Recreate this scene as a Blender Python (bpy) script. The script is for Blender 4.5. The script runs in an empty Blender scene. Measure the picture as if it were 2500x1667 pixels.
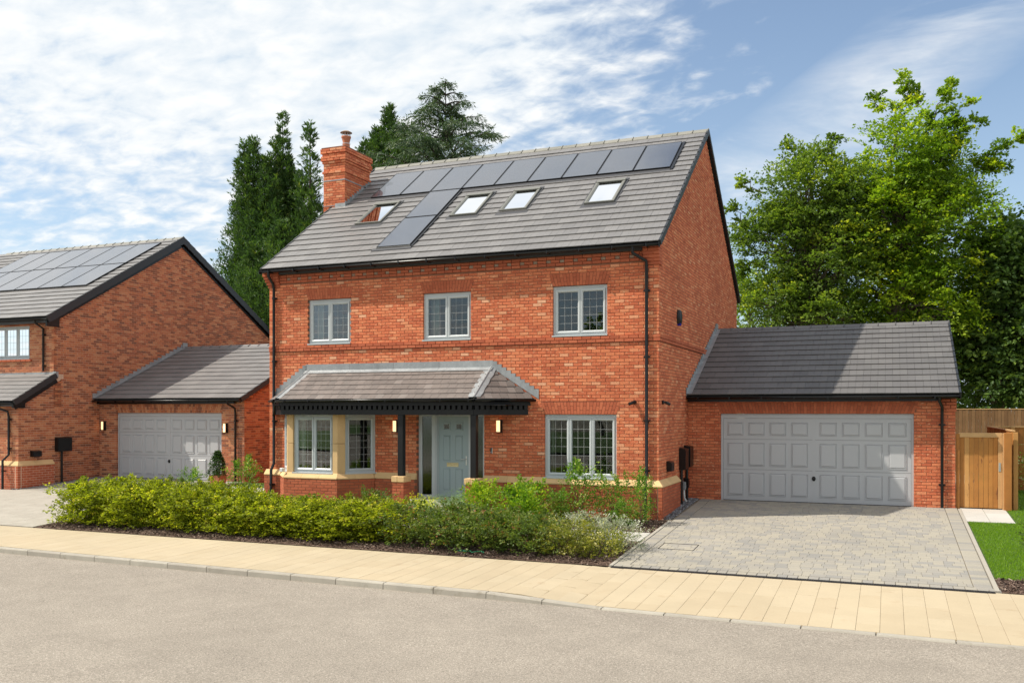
import bpy, math, random
import numpy as np
from mathutils import Vector, Matrix

# ------------------------------------------------------------------ camera, world, sun, exposure
S = bpy.context.scene
COL = S.collection
rng = np.random.default_rng(7)
R = random.Random(11)

cam_d = bpy.data.cameras.new('camera'); cam = bpy.data.objects.new('camera', cam_d); COL.objects.link(cam)
YAW = math.radians(22.46); CAMZ = 2.28; FPX = 2225.0; HV = 1002.0
cam.location = (0, 0, CAMZ); cam.rotation_euler = (math.pi / 2, 0, YAW)
cam_d.sensor_width = 36; cam_d.lens = FPX / 2500 * 36; cam_d.shift_y = (HV - 833.5) / 2500
cam_d.clip_end = 3000; S.camera = cam
S.view_settings.view_transform = 'Standard'; S.view_settings.look = 'None'
S.view_settings.gamma = 1; S.view_settings.use_curve_mapping = False
S.view_settings.exposure = 0.3

SUN = Vector((-1.0, -0.44, 1.33)).normalized()          # towards the sun
sd = bpy.data.lights.new('sun', 'SUN'); sd.energy = 4.5; sd.angle = math.radians(0.6); sd.color = (1.0, 0.93, 0.82)
so = bpy.data.objects.new('sun', sd); COL.objects.link(so)
so.rotation_euler = SUN.to_track_quat('Z', 'Y').to_euler()

W = bpy.data.worlds.new('World'); S.world = W; W.use_nodes = True
def build_world():
    nt = W.node_tree; nt.nodes.clear(); N = nt.nodes.new; Lk = nt.links.new
    out = N('ShaderNodeOutputWorld'); bg = N('ShaderNodeBackground'); Lk(bg.outputs[0], out.inputs[0])
    sky = N('ShaderNodeTexSky'); sky.sky_type = 'NISHITA'; sky.sun_disc = False
    sky.sun_elevation = math.asin(SUN.z); sky.sun_rotation = math.atan2(SUN.x, SUN.y)
    sky.air_density = 1.0; sky.dust_density = 0.9; sky.ozone_density = 1.6
    tc = N('ShaderNodeTexCoord'); sep = N('ShaderNodeSeparateXYZ'); Lk(tc.outputs['Generated'], sep.inputs[0])
    def math_(op, a, b=None, c=None):
        m = N('ShaderNodeMath'); m.operation = op
        for i, v in enumerate((a, b, c)):
            if v is None: continue
            if isinstance(v, (int, float)): m.inputs[i].default_value = v
            else: Lk(v, m.inputs[i])
        return m.outputs[0]
    zc = math_('MAXIMUM', sep.outputs[2], 0.0)
    den = math_('ADD', zc, 0.22)
    px = math_('DIVIDE', sep.outputs[0], den); py = math_('DIVIDE', sep.outputs[1], den)
    cmb = N('ShaderNodeCombineXYZ'); Lk(px, cmb.inputs[0]); Lk(py, cmb.inputs[1])
    def noise(vec, scale, detail, rough, dist, off=(0, 0, 0), sc=(1, 1, 1), rot=0):
        mp = N('ShaderNodeMapping'); mp.inputs['Location'].default_value = off; mp.inputs['Scale'].default_value = sc
        mp.inputs['Rotation'].default_value = (0, 0, rot); Lk(vec, mp.inputs[0])
        n = N('ShaderNodeTexNoise'); n.inputs['Scale'].default_value = scale; n.inputs['Detail'].default_value = detail
        n.inputs['Roughness'].default_value = rough; n.inputs['Distortion'].default_value = dist
        Lk(mp.outputs[0], n.inputs['Vector']); return n.outputs['Fac']
    big = noise(cmb.outputs[0], 0.9, 4, 0.5, 0.3, (3.1, 0.4, 0))
    mott = noise(cmb.outputs[0], 12.0, 5, 0.55, 0.25, (1.3, 2.2, 0), (1.0, 1.35, 1), 0.5)
    wisp = noise(cmb.outputs[0], 3.0, 6, 0.62, 0.6, (5.3, 1.2, 0), (0.55, 1.5, 1), -0.7)
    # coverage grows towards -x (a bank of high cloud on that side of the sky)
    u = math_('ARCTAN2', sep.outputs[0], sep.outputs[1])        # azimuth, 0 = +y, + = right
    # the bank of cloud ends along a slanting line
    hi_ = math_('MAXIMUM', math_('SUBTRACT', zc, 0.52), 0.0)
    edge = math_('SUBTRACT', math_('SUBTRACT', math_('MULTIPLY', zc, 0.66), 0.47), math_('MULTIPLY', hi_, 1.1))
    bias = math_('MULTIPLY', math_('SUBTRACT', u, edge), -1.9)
    # unseen cloud added to the right and behind, for brighter fill on the walls
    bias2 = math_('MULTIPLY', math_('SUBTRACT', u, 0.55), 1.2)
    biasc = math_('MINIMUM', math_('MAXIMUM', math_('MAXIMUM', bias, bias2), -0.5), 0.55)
    low = math_('MAXIMUM', math_('MULTIPLY', math_('SUBTRACT', 0.315, zc), -4.2), -0.75)   # thins out towards the horizon
    lowc = math_('MINIMUM', low, 0.0)
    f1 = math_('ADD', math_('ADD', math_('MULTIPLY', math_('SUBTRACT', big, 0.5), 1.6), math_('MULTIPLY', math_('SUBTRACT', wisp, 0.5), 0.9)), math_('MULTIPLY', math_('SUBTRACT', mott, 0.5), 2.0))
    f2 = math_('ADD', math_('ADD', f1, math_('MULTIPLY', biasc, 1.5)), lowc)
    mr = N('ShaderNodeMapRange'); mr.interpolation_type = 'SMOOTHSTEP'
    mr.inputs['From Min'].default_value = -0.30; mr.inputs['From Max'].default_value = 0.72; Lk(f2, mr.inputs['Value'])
    # a second, thin streak further right
    du = math_('ADD', math_('SUBTRACT', u, math_('MULTIPLY', zc, 1.7)), 0.535)
    g = math_('SUBTRACT', 1.0, math_('DIVIDE', math_('ABSOLUTE', du), 0.115))
    g2 = math_('POWER', math_('MAXIMUM', g, 0.0), 0.8)
    w2 = math_('MINIMUM', math_('MULTIPLY', g2, math_('MAXIMUM', math_('MULTIPLY', math_('SUBTRACT', math_('ADD', math_('MULTIPLY', wisp, .5), math_('MULTIPLY', big, .5)), 0.40), 6.0), 0.0)), .85)
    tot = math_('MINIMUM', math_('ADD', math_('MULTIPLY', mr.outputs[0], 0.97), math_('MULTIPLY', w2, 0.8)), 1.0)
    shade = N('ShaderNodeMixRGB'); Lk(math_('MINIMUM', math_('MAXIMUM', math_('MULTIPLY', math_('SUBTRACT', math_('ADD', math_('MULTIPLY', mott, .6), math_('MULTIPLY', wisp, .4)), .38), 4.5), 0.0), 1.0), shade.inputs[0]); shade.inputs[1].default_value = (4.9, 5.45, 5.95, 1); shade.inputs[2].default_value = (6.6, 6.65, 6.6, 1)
    # a thin veil of high haze, whiter low down
    hz = math_('POWER', math_('SUBTRACT', 1.0, math_('MINIMUM', zc, 1.0)), 5.0)
    veil = N('ShaderNodeMixRGB'); Lk(math_('ADD', math_('MULTIPLY', hz, 0.72), 0.05), veil.inputs[0])
    Lk(sky.outputs[0], veil.inputs[1]); veil.inputs[2].default_value = (4.0, 5.1, 5.8, 1)
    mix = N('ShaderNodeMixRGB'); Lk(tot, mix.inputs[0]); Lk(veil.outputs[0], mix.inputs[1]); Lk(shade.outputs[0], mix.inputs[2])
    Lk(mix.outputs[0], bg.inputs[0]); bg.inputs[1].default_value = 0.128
build_world()

# ------------------------------------------------------------------ helpers
cY, sY = math.cos(YAW), math.sin(YAW)
def at(u, v, y):                       # a measured picture point (2500 px wide) turned into a place at distance y
    t = (u - 1250) / FPX; d = y / (cY + t * sY)
    return Vector((d * (-sY + t * cY), y, CAMZ - (v - HV) * d / FPX))
def gz(y): return -0.0549 * max(0.0, min(8.1, 23.5 - y))
def proj(p):
    x, y, z = p[0], p[1], p[2] - CAMZ
    d = -sY * x + cY * y
    if d < 0.3: return None
    return (1250 + FPX * (cY * x + sY * y) / d, HV - FPX * z / d, d)

def tag(o, label=None, cat=None, group=None, kind=None):
    if label: o['label'] = label
    if cat: o['category'] = cat
    if group: o['group'] = group
    if kind: o['kind'] = kind
    return o
def empty(name, loc=(0, 0, 0), label=None, cat=None, group=None, kind=None):
    o = bpy.data.objects.new(name, None); o.location = loc; COL.objects.link(o); o.empty_display_size = .2
    bpy_parents.append(o)
    return tag(o, label, cat, group, kind)
bpy_parents = []
def link(name, me, parent=None, mw=None):
    o = bpy.data.objects.new(name, me); COL.objects.link(o)
    if parent is not None:
        o.parent = parent; o.matrix_parent_inverse = PINV(parent)
    if mw is not None: o.matrix_basis = mw
    return o
def PINV(p):
    m = Matrix.Identity(4); q = p
    chain = []
    while q is not None: chain.append(q); q = q.parent
    for q in reversed(chain):
        m = m @ q.matrix_parent_inverse @ q.matrix_basis
    return m.inverted()

class Fr:                              # a local frame: a along, b outward, c up
    def __init__(s, o, ea, eb, ec):
        s.o = Vector(o); s.a = Vector(ea).normalized(); s.b = Vector(eb).normalized(); s.c = Vector(ec).normalized()
    def p(s, a, b, c): return s.o + s.a * a + s.b * b + s.c * c
    def mat(s, lo, hi):
        e = [hi[i] - lo[i] for i in range(3)]; o = s.p(*lo)
        m = Matrix.Identity(4)
        for r in range(3):
            m[r][0] = s.a[r] * e[0]; m[r][1] = s.b[r] * e[1]; m[r][2] = s.c[r] * e[2]; m[r][3] = o[r]
        return m
def face_fr(x0, y0, z0=0, ang=0.0):    # wall whose 'along' axis is +x turned by ang; outward is towards -y turned
    a = (math.cos(ang), math.sin(ang), 0); b = (math.sin(ang), -math.cos(ang), 0)
    return Fr((x0, y0, z0), a, b, (0, 0, 1))
WORLD = Fr((0, 0, 0), (1, 0, 0), (0, 1, 0), (0, 0, 1))

class MB:
    def __init__(s): s.v = []; s.f = []; s.r = []; s.sm = []
    def add(s, vs, fs, r=0.5, smooth=False):
        n = len(s.v); s.v += [tuple(q) for q in vs]
        for f in fs: s.f.append([i + n for i in f]); s.r.append(r); s.sm.append(smooth)
        return s
    def box(s, lo, hi, fr=WORLD, r=0.5):
        (x0, y0, z0), (x1, y1, z1) = lo, hi
        vs = [fr.p(x, y, z) for z in (z0, z1) for y in (y0, y1) for x in (x0, x1)]
        return s.add(vs, [(0, 2, 3, 1), (4, 5, 7, 6), (0, 1, 5, 4), (2, 6, 7, 3), (0, 4, 6, 2), (1, 3, 7, 5)], r)
    def bevbox(s, lo, hi, fr=WORLD, r=0.5, bv=0.006):
        lo = list(lo); hi = list(hi); vs = []; idx = {}
        for ix in range(2):
            for iy in range(2):
                for iz in range(2):
                    c = [(lo, hi)[ix][0], (lo, hi)[iy][1], (lo, hi)[iz][2]]
                    d = [1 - 2 * ix, 1 - 2 * iy, 1 - 2 * iz]
                    for ax in range(3):
                        q = [c[k] + (0 if k == ax else d[k] * bv) for k in range(3)]
                        idx[(ix, iy, iz, ax)] = len(vs); vs.append(fr.p(*q))
        F = []
        g = lambda ix, iy, iz, ax: idx[(ix, iy, iz, ax)]
        for k in (0, 1):
            F.append([g(k, 0, 0, 0), g(k, 1, 0, 0), g(k, 1, 1, 0), g(k, 0, 1, 0)])
            F.append([g(0, k, 0, 1), g(1, k, 0, 1), g(1, k, 1, 1), g(0, k, 1, 1)])
            F.append([g(0, 0, k, 2), g(1, 0, k, 2), g(1, 1, k, 2), g(0, 1, k, 2)])
        for i in (0, 1):
            for j in (0, 1):
                F.append([g(0, i, j, 1), g(1, i, j, 1), g(1, i, j, 2), g(0, i, j, 2)])
                F.append([g(i, 0, j, 0), g(i, 1, j, 0), g(i, 1, j, 2), g(i, 0, j, 2)])
                F.append([g(i, j, 0, 0), g(i, j, 1, 0), g(i, j, 1, 1), g(i, j, 0, 1)])
                for k in (0, 1): F.append([g(i, j, k, 0), g(i, j, k, 1), g(i, j, k, 2)])
        return s.add(vs, F, r)
    def prism(s, poly, b0, b1, fr=WORLD, r=0.5):     # poly in (a,c), extruded along b
        n = len(poly); vs = [fr.p(a, b0, c) for a, c in poly] + [fr.p(a, b1, c) for a, c in poly]
        fs = [list(range(n)), list(range(2 * n - 1, n - 1, -1))] + [(i, (i + 1) % n, (i + 1) % n + n, i + n) for i in range(n)]
        return s.add(vs, fs, r)
    def tube(s, pts, rad, n=8, r=0.5, cap=True, smooth=True):
        pts = [Vector(p) for p in pts]; k = len(pts)
        rad = rad if isinstance(rad, (list, tuple)) else [rad] * k
        vs = []; prev = None
        for i, p in enumerate(pts):
            d = (pts[min(i + 1, k - 1)] - pts[max(i - 1, 0)]).normalized()
            if prev is None:
                prev = d.orthogonal().normalized()
            u = (prev - d * prev.dot(d)).normalized(); prev = u; w = d.cross(u)
            for j in range(n):
                a = 2 * math.pi * j / n; vs.append(p + (u * math.cos(a) + w * math.sin(a)) * rad[i])
        fs = [(i * n + j, i * n + (j + 1) % n, (i + 1) * n + (j + 1) % n, (i + 1) * n + j) for i in range(k - 1) for j in range(n)]
        s.add(vs, fs, r, smooth)
        if cap: s.add(vs[:n], [list(range(n))], r); s.add(vs[-n:], [list(range(n))], r)
        return s
    def lathe(s, prof, c, n=16, r=0.5, smooth=True):
        c = Vector(c); vs = []; k = len(prof)
        for rad, z in prof:
            for j in range(n):
                a = 2 * math.pi * j / n; vs.append(c + Vector((rad * math.cos(a), rad * math.sin(a), z)))
        fs = [(i * n + j, i * n + (j + 1) % n, (i + 1) * n + (j + 1) % n, (i + 1) * n + j) for i in range(k - 1) for j in range(n)]
        return s.add(vs, fs, r, smooth)
    def mesh(s, name, m):
        me = bpy.data.meshes.new(name); me.from_pydata(s.v, [], s.f)
        at_ = me.attributes.new('rnd', 'FLOAT', 'FACE'); at_.data.foreach_set('value', s.r)
        me.polygons.foreach_set('use_smooth', s.sm); me.materials.append(m); me.update()
        return me
    def build(s, name, m, parent=None, **k):
        o = link(name, s.mesh(name, m), parent)
        if k: tag(o, **k)
        return o

def raw_mesh(name, V, F4, rnd, m):     # numpy: V (n,3), F4 (k,4)
    me = bpy.data.meshes.new(name); k = len(F4); n = F4.shape[1]
    me.vertices.add(len(V)); me.vertices.foreach_set('co', np.ascontiguousarray(V, dtype=np.float32).ravel())
    me.loops.add(k * n); me.loops.foreach_set('vertex_index', np.ascontiguousarray(F4, dtype=np.int32).ravel())
    me.polygons.add(k); me.polygons.foreach_set('loop_start', np.arange(0, k * n, n, dtype=np.int32))
    me.polygons.foreach_set('loop_total', np.full(k, n, dtype=np.int32)); me.polygons.foreach_set('use_smooth', np.zeros(k, dtype=bool))
    me.materials.append(m); me.update(calc_edges=True)
    at_ = me.attributes.new('rnd', 'FLOAT', 'FACE'); at_.data.foreach_set('value', np.asarray(rnd, dtype=np.float32))
    return me

# ------------------------------------------------------------------ materials
def ramp(nt, stops):
    n = nt.nodes.new('ShaderNodeValToRGB'); e = n.color_ramp.elements
    while len(e) > 1: e.remove(e[-1])
    e[0].position = stops[0][0]; e[0].color = (*stops[0][1], 1)
    for p, c in stops[1:]:
        q = e.new(p); q.color = (*c, 1)
    return n
def mat(name, stops, rough=0.7, noise=None, bump=None, metal=0.0, spec=0.5, coat=0.0, blotch=None, streak=None, world=True, emit=None):
    """stops: colour, or ramp over the per-piece random value; noise=(scale, amount); bump=(scale, strength); blotch=(scale, colour, threshold, width)"""
    m = bpy.data.materials.new(name); m.use_nodes = True; nt = m.node_tree; N = nt.nodes.new; Lk = nt.links.new
    b = nt.nodes['Principled BSDF']; b.inputs['Roughness'].default_value = rough; b.inputs['Metallic'].default_value = metal
    b.inputs['Specular IOR Level'].default_value = spec; b.inputs['Coat Weight'].default_value = coat
    if isinstance(stops[0], (int, float)): stops = [(0, stops)]
    at_ = N('ShaderNodeAttribute'); at_.attribute_name = 'rnd'
    rp = ramp(nt, stops); Lk(at_.outputs['Fac'], rp.inputs[0]); col = rp.outputs[0]
    geo = N('ShaderNodeNewGeometry'); pos = geo.outputs['Position']
    def ns(scale, detail=4, sc=None, rough_=0.6):
        v = pos
        if sc:
            mp = N('ShaderNodeMapping'); mp.inputs['Scale'].default_value = sc; Lk(pos, mp.inputs[0]); v = mp.outputs[0]
        n = N('ShaderNodeTexNoise'); n.inputs['Scale'].default_value = scale; n.inputs['Detail'].default_value = detail
        n.inputs['Roughness'].default_value = rough_; Lk(v, n.inputs['Vector']); return n.outputs['Fac']
    if blotch:
        for (scale, c, th, wd, sc) in blotch:
            f = ns(scale, 3, sc); mr = N('ShaderNodeMapRange'); mr.inputs['From Min'].default_value = th; mr.inputs['From Max'].default_value = th + wd
            Lk(f, mr.inputs['Value']); mx = N('ShaderNodeMixRGB'); Lk(mr.outputs[0], mx.inputs[0]); Lk(col, mx.inputs[1]); mx.inputs[2].default_value = (*c, 1); col = mx.outputs[0]
    if noise:
        for (scale, amt) in ([noise] if isinstance(noise[0], (int, float)) else noise):
            f = ns(scale, 5); mr = N('ShaderNodeMapRange'); mr.inputs['From Min'].default_value = 0.3; mr.inputs['From Max'].default_value = 0.7
            mr.inputs['To Min'].default_value = 1 - amt; mr.inputs['To Max'].default_value = 1 + amt; Lk(f, mr.inputs['Value'])
            vm = N('ShaderNodeVectorMath'); vm.operation = 'SCALE'; Lk(col, vm.inputs[0]); Lk(mr.outputs[0], vm.inputs['Scale']); col = vm.outputs[0]
    Lk(col, b.inputs['Base Color'])
    if bump:
        f = ns(bump[0], 5); bp = N('ShaderNodeBump'); bp.inputs['Strength'].default_value = bump[1]; bp.inputs['Distance'].default_value = bump[2] if len(bump) > 2 else 0.01
        Lk(f, bp.inputs['Height']); Lk(bp.outputs[0], b.inputs['Normal'])
    if emit:
        b.inputs['Emission Color'].default_value = (*emit[0], 1); b.inputs['Emission Strength'].default_value = emit[1]
    return m
def leafmat(name, stops, trans=0.35, rough=0.45, spec=0.35):
    m = bpy.data.materials.new(name); m.use_nodes = True; nt = m.node_tree; N = nt.nodes.new; Lk = nt.links.new
    b = nt.nodes['Principled BSDF']; b.inputs['Roughness'].default_value = rough; b.inputs['Specular IOR Level'].default_value = spec
    at_ = N('ShaderNodeAttribute'); at_.attribute_name = 'rnd'; rp = ramp(nt, stops); Lk(at_.outputs['Fac'], rp.inputs[0]); Lk(rp.outputs[0], b.inputs['Base Color'])
    t = N('ShaderNodeBsdfTranslucent'); g = N('ShaderNodeMixRGB'); g.blend_type = 'MULTIPLY'; g.inputs[0].default_value = 1
    Lk(rp.outputs[0], g.inputs[1]); g.inputs[2].default_value = (1.25, 1.35, 0.55, 1); Lk(g.outputs[0], t.inputs[0])
    mx = N('ShaderNodeMixShader'); mx.inputs[0].default_value = trans; Lk(b.outputs[0], mx.inputs[1]); Lk(t.outputs[0], mx.inputs[2])
    Lk(mx.outputs[0], nt.nodes['Material Output'].inputs[0]); return m
def glassmat(name, tint=(0.75, 0.8, 0.8), ior=1.6, rough=0.0):
    m = bpy.data.materials.new(name); m.use_nodes = True; nt = m.node_tree; N = nt.nodes.new; Lk = nt.links.new
    nt.nodes.remove(nt.nodes['Principled BSDF'])
    t = N('ShaderNodeBsdfTransparent'); t.inputs[0].default_value = (*tint, 1)
    g = N('ShaderNodeBsdfGlossy'); g.inputs['Roughness'].default_value = rough; g.inputs[0].default_value = (0.95, 0.97, 1, 1)
    fr = N('ShaderNodeFresnel'); fr.inputs[0].default_value = ior
    geo = N('ShaderNodeNewGeometry'); n = N('ShaderNodeTexNoise'); n.inputs['Scale'].default_value = 1.1; n.inputs['Detail'].default_value = 0
    bp = N('ShaderNodeBump'); bp.inputs['Strength'].default_value = 0.12; bp.inputs['Distance'].default_value = 0.01
    Lk(geo.outputs['Position'], n.inputs['Vector']); Lk(n.outputs['Fac'], bp.inputs['Height']); Lk(bp.outputs[0], g.inputs['Normal'])
    mx = N('ShaderNodeMixShader'); Lk(fr.outputs[0], mx.inputs[0]); Lk(t.outputs[0], mx.inputs[1]); Lk(g.outputs[0], mx.inputs[2])
    Lk(mx.outputs[0], nt.nodes['Material Output'].inputs[0]); return m

M = {}
M['brick'] = mat('brick_orange', [(0, (.45, .112, .052)), (.2, (.52, .137, .062)), (.5, (.58, .165, .075)), (.8, (.62, .198, .09)), (.94, (.65, .26, .13)), (1, (.70, .38, .23))],
                 0.88, noise=[(0.45, .12), (2.2, .05), (35, .13)], bump=(60, .5, .004), spec=.25,
                 blotch=[(14, (.76, .42, .24), .59, .12, (1, 1, 2.6)), (9, (.40, .12, .075), .60, .14, (1, 1, 2))])
M['brick_red'] = mat('brick_smooth_red', [(0, (.37, .095, .046)), (.5, (.43, .114, .055)), (1, (.48, .138, .066))], 0.85, noise=[(1.2, .08), (40, .10)], spec=.25)
M['brick_brown'] = mat('brick_brown_multi', [(0, (.22, .095, .06)), (.2, (.30, .11, .06)), (.5, (.44, .15, .075)), (.75, (.50, .19, .09)), (1, (.54, .25, .13))], 0.9, noise=[(.5, .10), (30, .14)], spec=.2,
                       blotch=[(14, (.24, .12, .08), .63, .1, (1, 1, 2))])
M['mortar'] = mat('mortar_shaded', (.21, .095, .055), .95, noise=(8, .15))  # mortar darkened: the shadow lines of the joints are put into its colour
M['mortar_pale'] = mat('mortar_pale', (.60, .42, .30), .95, noise=(8, .15))
M['header'] = mat('mortar_header', [(0, (.30, .19, .13)), (1, (.34, .25, .18))], .9, noise=(30, .15))
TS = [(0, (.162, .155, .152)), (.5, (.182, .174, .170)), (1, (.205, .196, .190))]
M['tile_dark'] = mat('roof_tile_grey_dark', [(p, tuple(v * .66 for v in q)) for p, q in TS], .6, noise=[(1.2, .07), (50, .08)], bump=(80, .25, .003), spec=.5)  # the grey roof tile scaled darker, for the right garage
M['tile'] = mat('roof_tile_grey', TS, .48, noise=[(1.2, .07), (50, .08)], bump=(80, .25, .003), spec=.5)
M['slate'] = mat('small_slate_brown', [(0, (.125, .105, .095)), (.5, (.15, .125, .112)), (.9, (.175, .145, .13)), (1, (.20, .175, .16))], .6, noise=[(2.0, .12), (40, .1)], spec=.5)
M['ridge'] = mat('ridge_tile', [(0, (.20, .195, .165)), (1, (.25, .24, .205))], .7, noise=(12, .12))
M['underlay'] = mat('roof_underlay', (.02, .02, .02), .9)
M['verge'] = mat('dark_verge_plastic', (.022, .024, .027), .45)
M['black'] = mat('black_plastic', (.006, .006, .0065), .3, spec=.4)
M['blackpaint'] = mat('black_painted_timber', [(0, (.008, .008, .009)), (1, (.011, .011, .012))], .45, spec=.3, noise=(6, .1))
M['fascia'] = mat('grey_fascia', (.055, .055, .06), .5)
M['lead'] = mat('lead_sheet', [(0, (.25, .265, .275)), (1, (.34, .355, .36))], .45, noise=[(4, .16), (22, .10)], metal=.25, blotch=[(7, (.42, .43, .43), .58, .2, (1, 1, 1))])
M['greyframe'] = mat('grey_window_frame', (.47, .50, .505), .38, noise=(3, .03))
M['seal'] = mat('dark_seal', (.03, .03, .03), .6)
M['sage'] = mat('sage_grey_door', (.29, .36, .37), .45, noise=(60, .04), bump=(120, .1, .001))
M['gdoor'] = mat('grey_garage_door', (.44, .445, .455), .42, noise=(1.2, .02), bump=(140, .08, .001))
M['stone'] = mat('buff_cast_stone', [(0, (.60, .39, .185)), (1, (.68, .455, .22))], .85, noise=[(3, .06), (60, .06)])
M['glass'] = glassmat('window_glass')
M['skyglass'] = glassmat('roof_window_glass', (.8, .85, .85), 1.6)
M['obscure'] = glassmat('obscure_glass', (.55, .6, .55), 1.7, .12)
M['leadcame'] = mat('leading_strip', (.42, .43, .42), .5)
M['silver'] = mat('brushed_metal', (.6, .6, .58), .3, metal=.9)
M['brass'] = mat('brass_letter_plate', (.62, .52, .30), .3, metal=.8, noise=(60, .2))
M['white'] = mat('white_plastic', (.7, .7, .68), .5)
M['curtain'] = mat('pale_curtain', (.62, .62, .52), .9)
M['blind'] = mat('white_roller_blind', (.50, .53, .53), .8)
M['room'] = mat('room_plaster', (.30, .27, .23), .9)
M['roomdark'] = mat('room_floor', (.12, .09, .06), .8)
M['panel'] = mat('solar_glass', (.022, .030, .050), .38, spec=1.0, coat=1.0, noise=(3, .1))
M['panelframe'] = mat('solar_frame_black', (.012, .012, .014), .35, metal=.4)
M['lamp'] = mat('lit_lamp_glass', (.9, .7, .45), .5, emit=((1.0, .62, .30), 1.35))
M['blue'] = mat('blue_lens', (.01, .03, .45), .2)
M['terracotta'] = mat('terracotta_pot', (.45, .16, .08), .8, noise=(10, .15))
M['tarmac'] = mat('buff_asphalt', [(0, (.295, .26, .216))], .93, noise=[(0.25, .07), (1.6, .07), (38, .25)], bump=(70, .9, .012), spec=.2,
                  blotch=[(62, (.45, .40, .34), .57, .05, None), (48, (.155, .13, .105), .61, .05, None), (85, (.11, .09, .075), .62, .04, None)])
M['kerb'] = mat('granite_kerb', [(0, (.33, .30, .25)), (1, (.39, .36, .30))], .9, noise=[(2, .12), (60, .08)], blotch=[(5, (.25, .22, .17), .6, .15, None)])
M['flag'] = mat('buff_paving_flag', [(0, (.425, .345, .228)), (.5, (.438, .36, .24)), (1, (.45, .372, .252))], .9, noise=[(.5, .05), (1.3, .05), (70, .05)], blotch=[(3.5, (.39, .30, .19), .62, .2, None), (7, (.35, .28, .20), .70, .1, None)])
M['joint'] = mat('sand_joint', (.24, .20, .145), .95)
M['paver'] = mat('drive_block', [(0, (.245, .235, .215)), (.3, (.285, .265, .23)), (.6, (.31, .285, .235)), (1, (.335, .305, .245))], .9, noise=[(.45, .07), (60, .08)])
M['edging'] = mat('pale_concrete_edging', [(0, (.34, .31, .26)), (1, (.38, .35, .295))], .9, noise=(20, .08))
M['pathstone'] = mat('pale_path_slab', [(0, (.45, .43, .39)), (1, (.50, .48, .44))], .85, noise=(4, .05))
M['iron'] = mat('black_drain_grate', (.02, .02, .024), .5)
M['soil'] = mat('ground_soil', (.20, .18, .13), .95, noise=(2, .2))
M['mulch'] = mat('bark_mulch', [(0, (.035, .02, .014)), (.5, (.10, .06, .042)), (.85, (.19, .13, .10)), (1, (.36, .28, .22))], .95, noise=(40, .3))
M['gravel'] = mat('grey_gravel', [(0, (.12, .12, .13)), (1, (.38, .38, .40))], .9)
M['turf'] = mat('lawn_turf', (.065, .12, .018), .95, noise=[(3, .2), (40, .3)], bump=(60, 1, .03))
M['blade'] = leafmat('grass_blade', [(0, (.09, .19, .008)), (.5, (.17, .32, .012)), (1, (.28, .42, .02))], .4)
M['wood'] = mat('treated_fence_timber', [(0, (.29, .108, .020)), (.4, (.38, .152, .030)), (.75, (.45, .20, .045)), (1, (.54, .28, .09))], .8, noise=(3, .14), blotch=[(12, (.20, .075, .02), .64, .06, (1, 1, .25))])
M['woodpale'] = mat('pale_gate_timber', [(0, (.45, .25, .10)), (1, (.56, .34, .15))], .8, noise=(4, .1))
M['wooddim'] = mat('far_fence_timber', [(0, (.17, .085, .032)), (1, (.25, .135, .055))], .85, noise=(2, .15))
M['bark'] = mat('tree_bark', (.13, .10, .075), .95, noise=(8, .3))
M['barkdark'] = mat('conifer_bark', (.05, .038, .03), .95, noise=(8, .3))
M['stem'] = mat('shrub_stem', (.13, .075, .05), .9)
def lv(n, a, b, c, t=.35, d=None, k=1.55):
    q = lambda v: tuple(min(.75, x * k) for x in v)
    M[n] = leafmat(n, [(0, q(a)), (.5, q(b)), (.9, q(c)), (1, q(d or c))], t + .08)
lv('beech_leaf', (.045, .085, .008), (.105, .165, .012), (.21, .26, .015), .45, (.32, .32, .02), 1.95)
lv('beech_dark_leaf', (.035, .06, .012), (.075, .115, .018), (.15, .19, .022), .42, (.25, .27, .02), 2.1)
lv('sycamore_leaf', (.025, .048, .012), (.05, .085, .018), (.10, .14, .022), .3, None, 2.2)
lv('cypress_leaf', (.022, .048, .016), (.045, .088, .022), (.09, .145, .027), .25, (.13, .15, .03))
lv('cedar_leaf', (.022, .045, .025), (.045, .080, .035), (.085, .115, .045), .2)
lv('hedge_leaf', (.07, .095, .010), (.17, .195, .014), (.33, .35, .02), .42, (.42, .36, .05))
lv('cotoneaster_leaf', (.045, .075, .016), (.085, .125, .022), (.15, .175, .03), .3, (.20, .09, .04))
lv('bright_leaf', (.06, .13, .010), (.13, .22, .014), (.25, .31, .02), .42)
lv('gold_leaf', (.22, .28, .010), (.38, .38, .015), (.55, .48, .03), .42)
lv('rose_leaf', (.05, .115, .014), (.10, .19, .02), (.19, .27, .03), .38, (.62, .60, .28))
lv('grey_leaf', (.10, .125, .075), (.18, .20, .14), (.30, .31, .25), .25, (.48, .48, .43))
lv('lavender_leaf', (.10, .16, .09), (.16, .24, .13), (.24, .33, .18), .3)
lv('yellow_flower', (.07, .085, .012), (.13, .145, .018), (.24, .22, .03), .3, (.48, .44, .20))
lv('topiary_leaf', (.012, .035, .008), (.025, .06, .010), (.05, .10, .014), .25)

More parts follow.
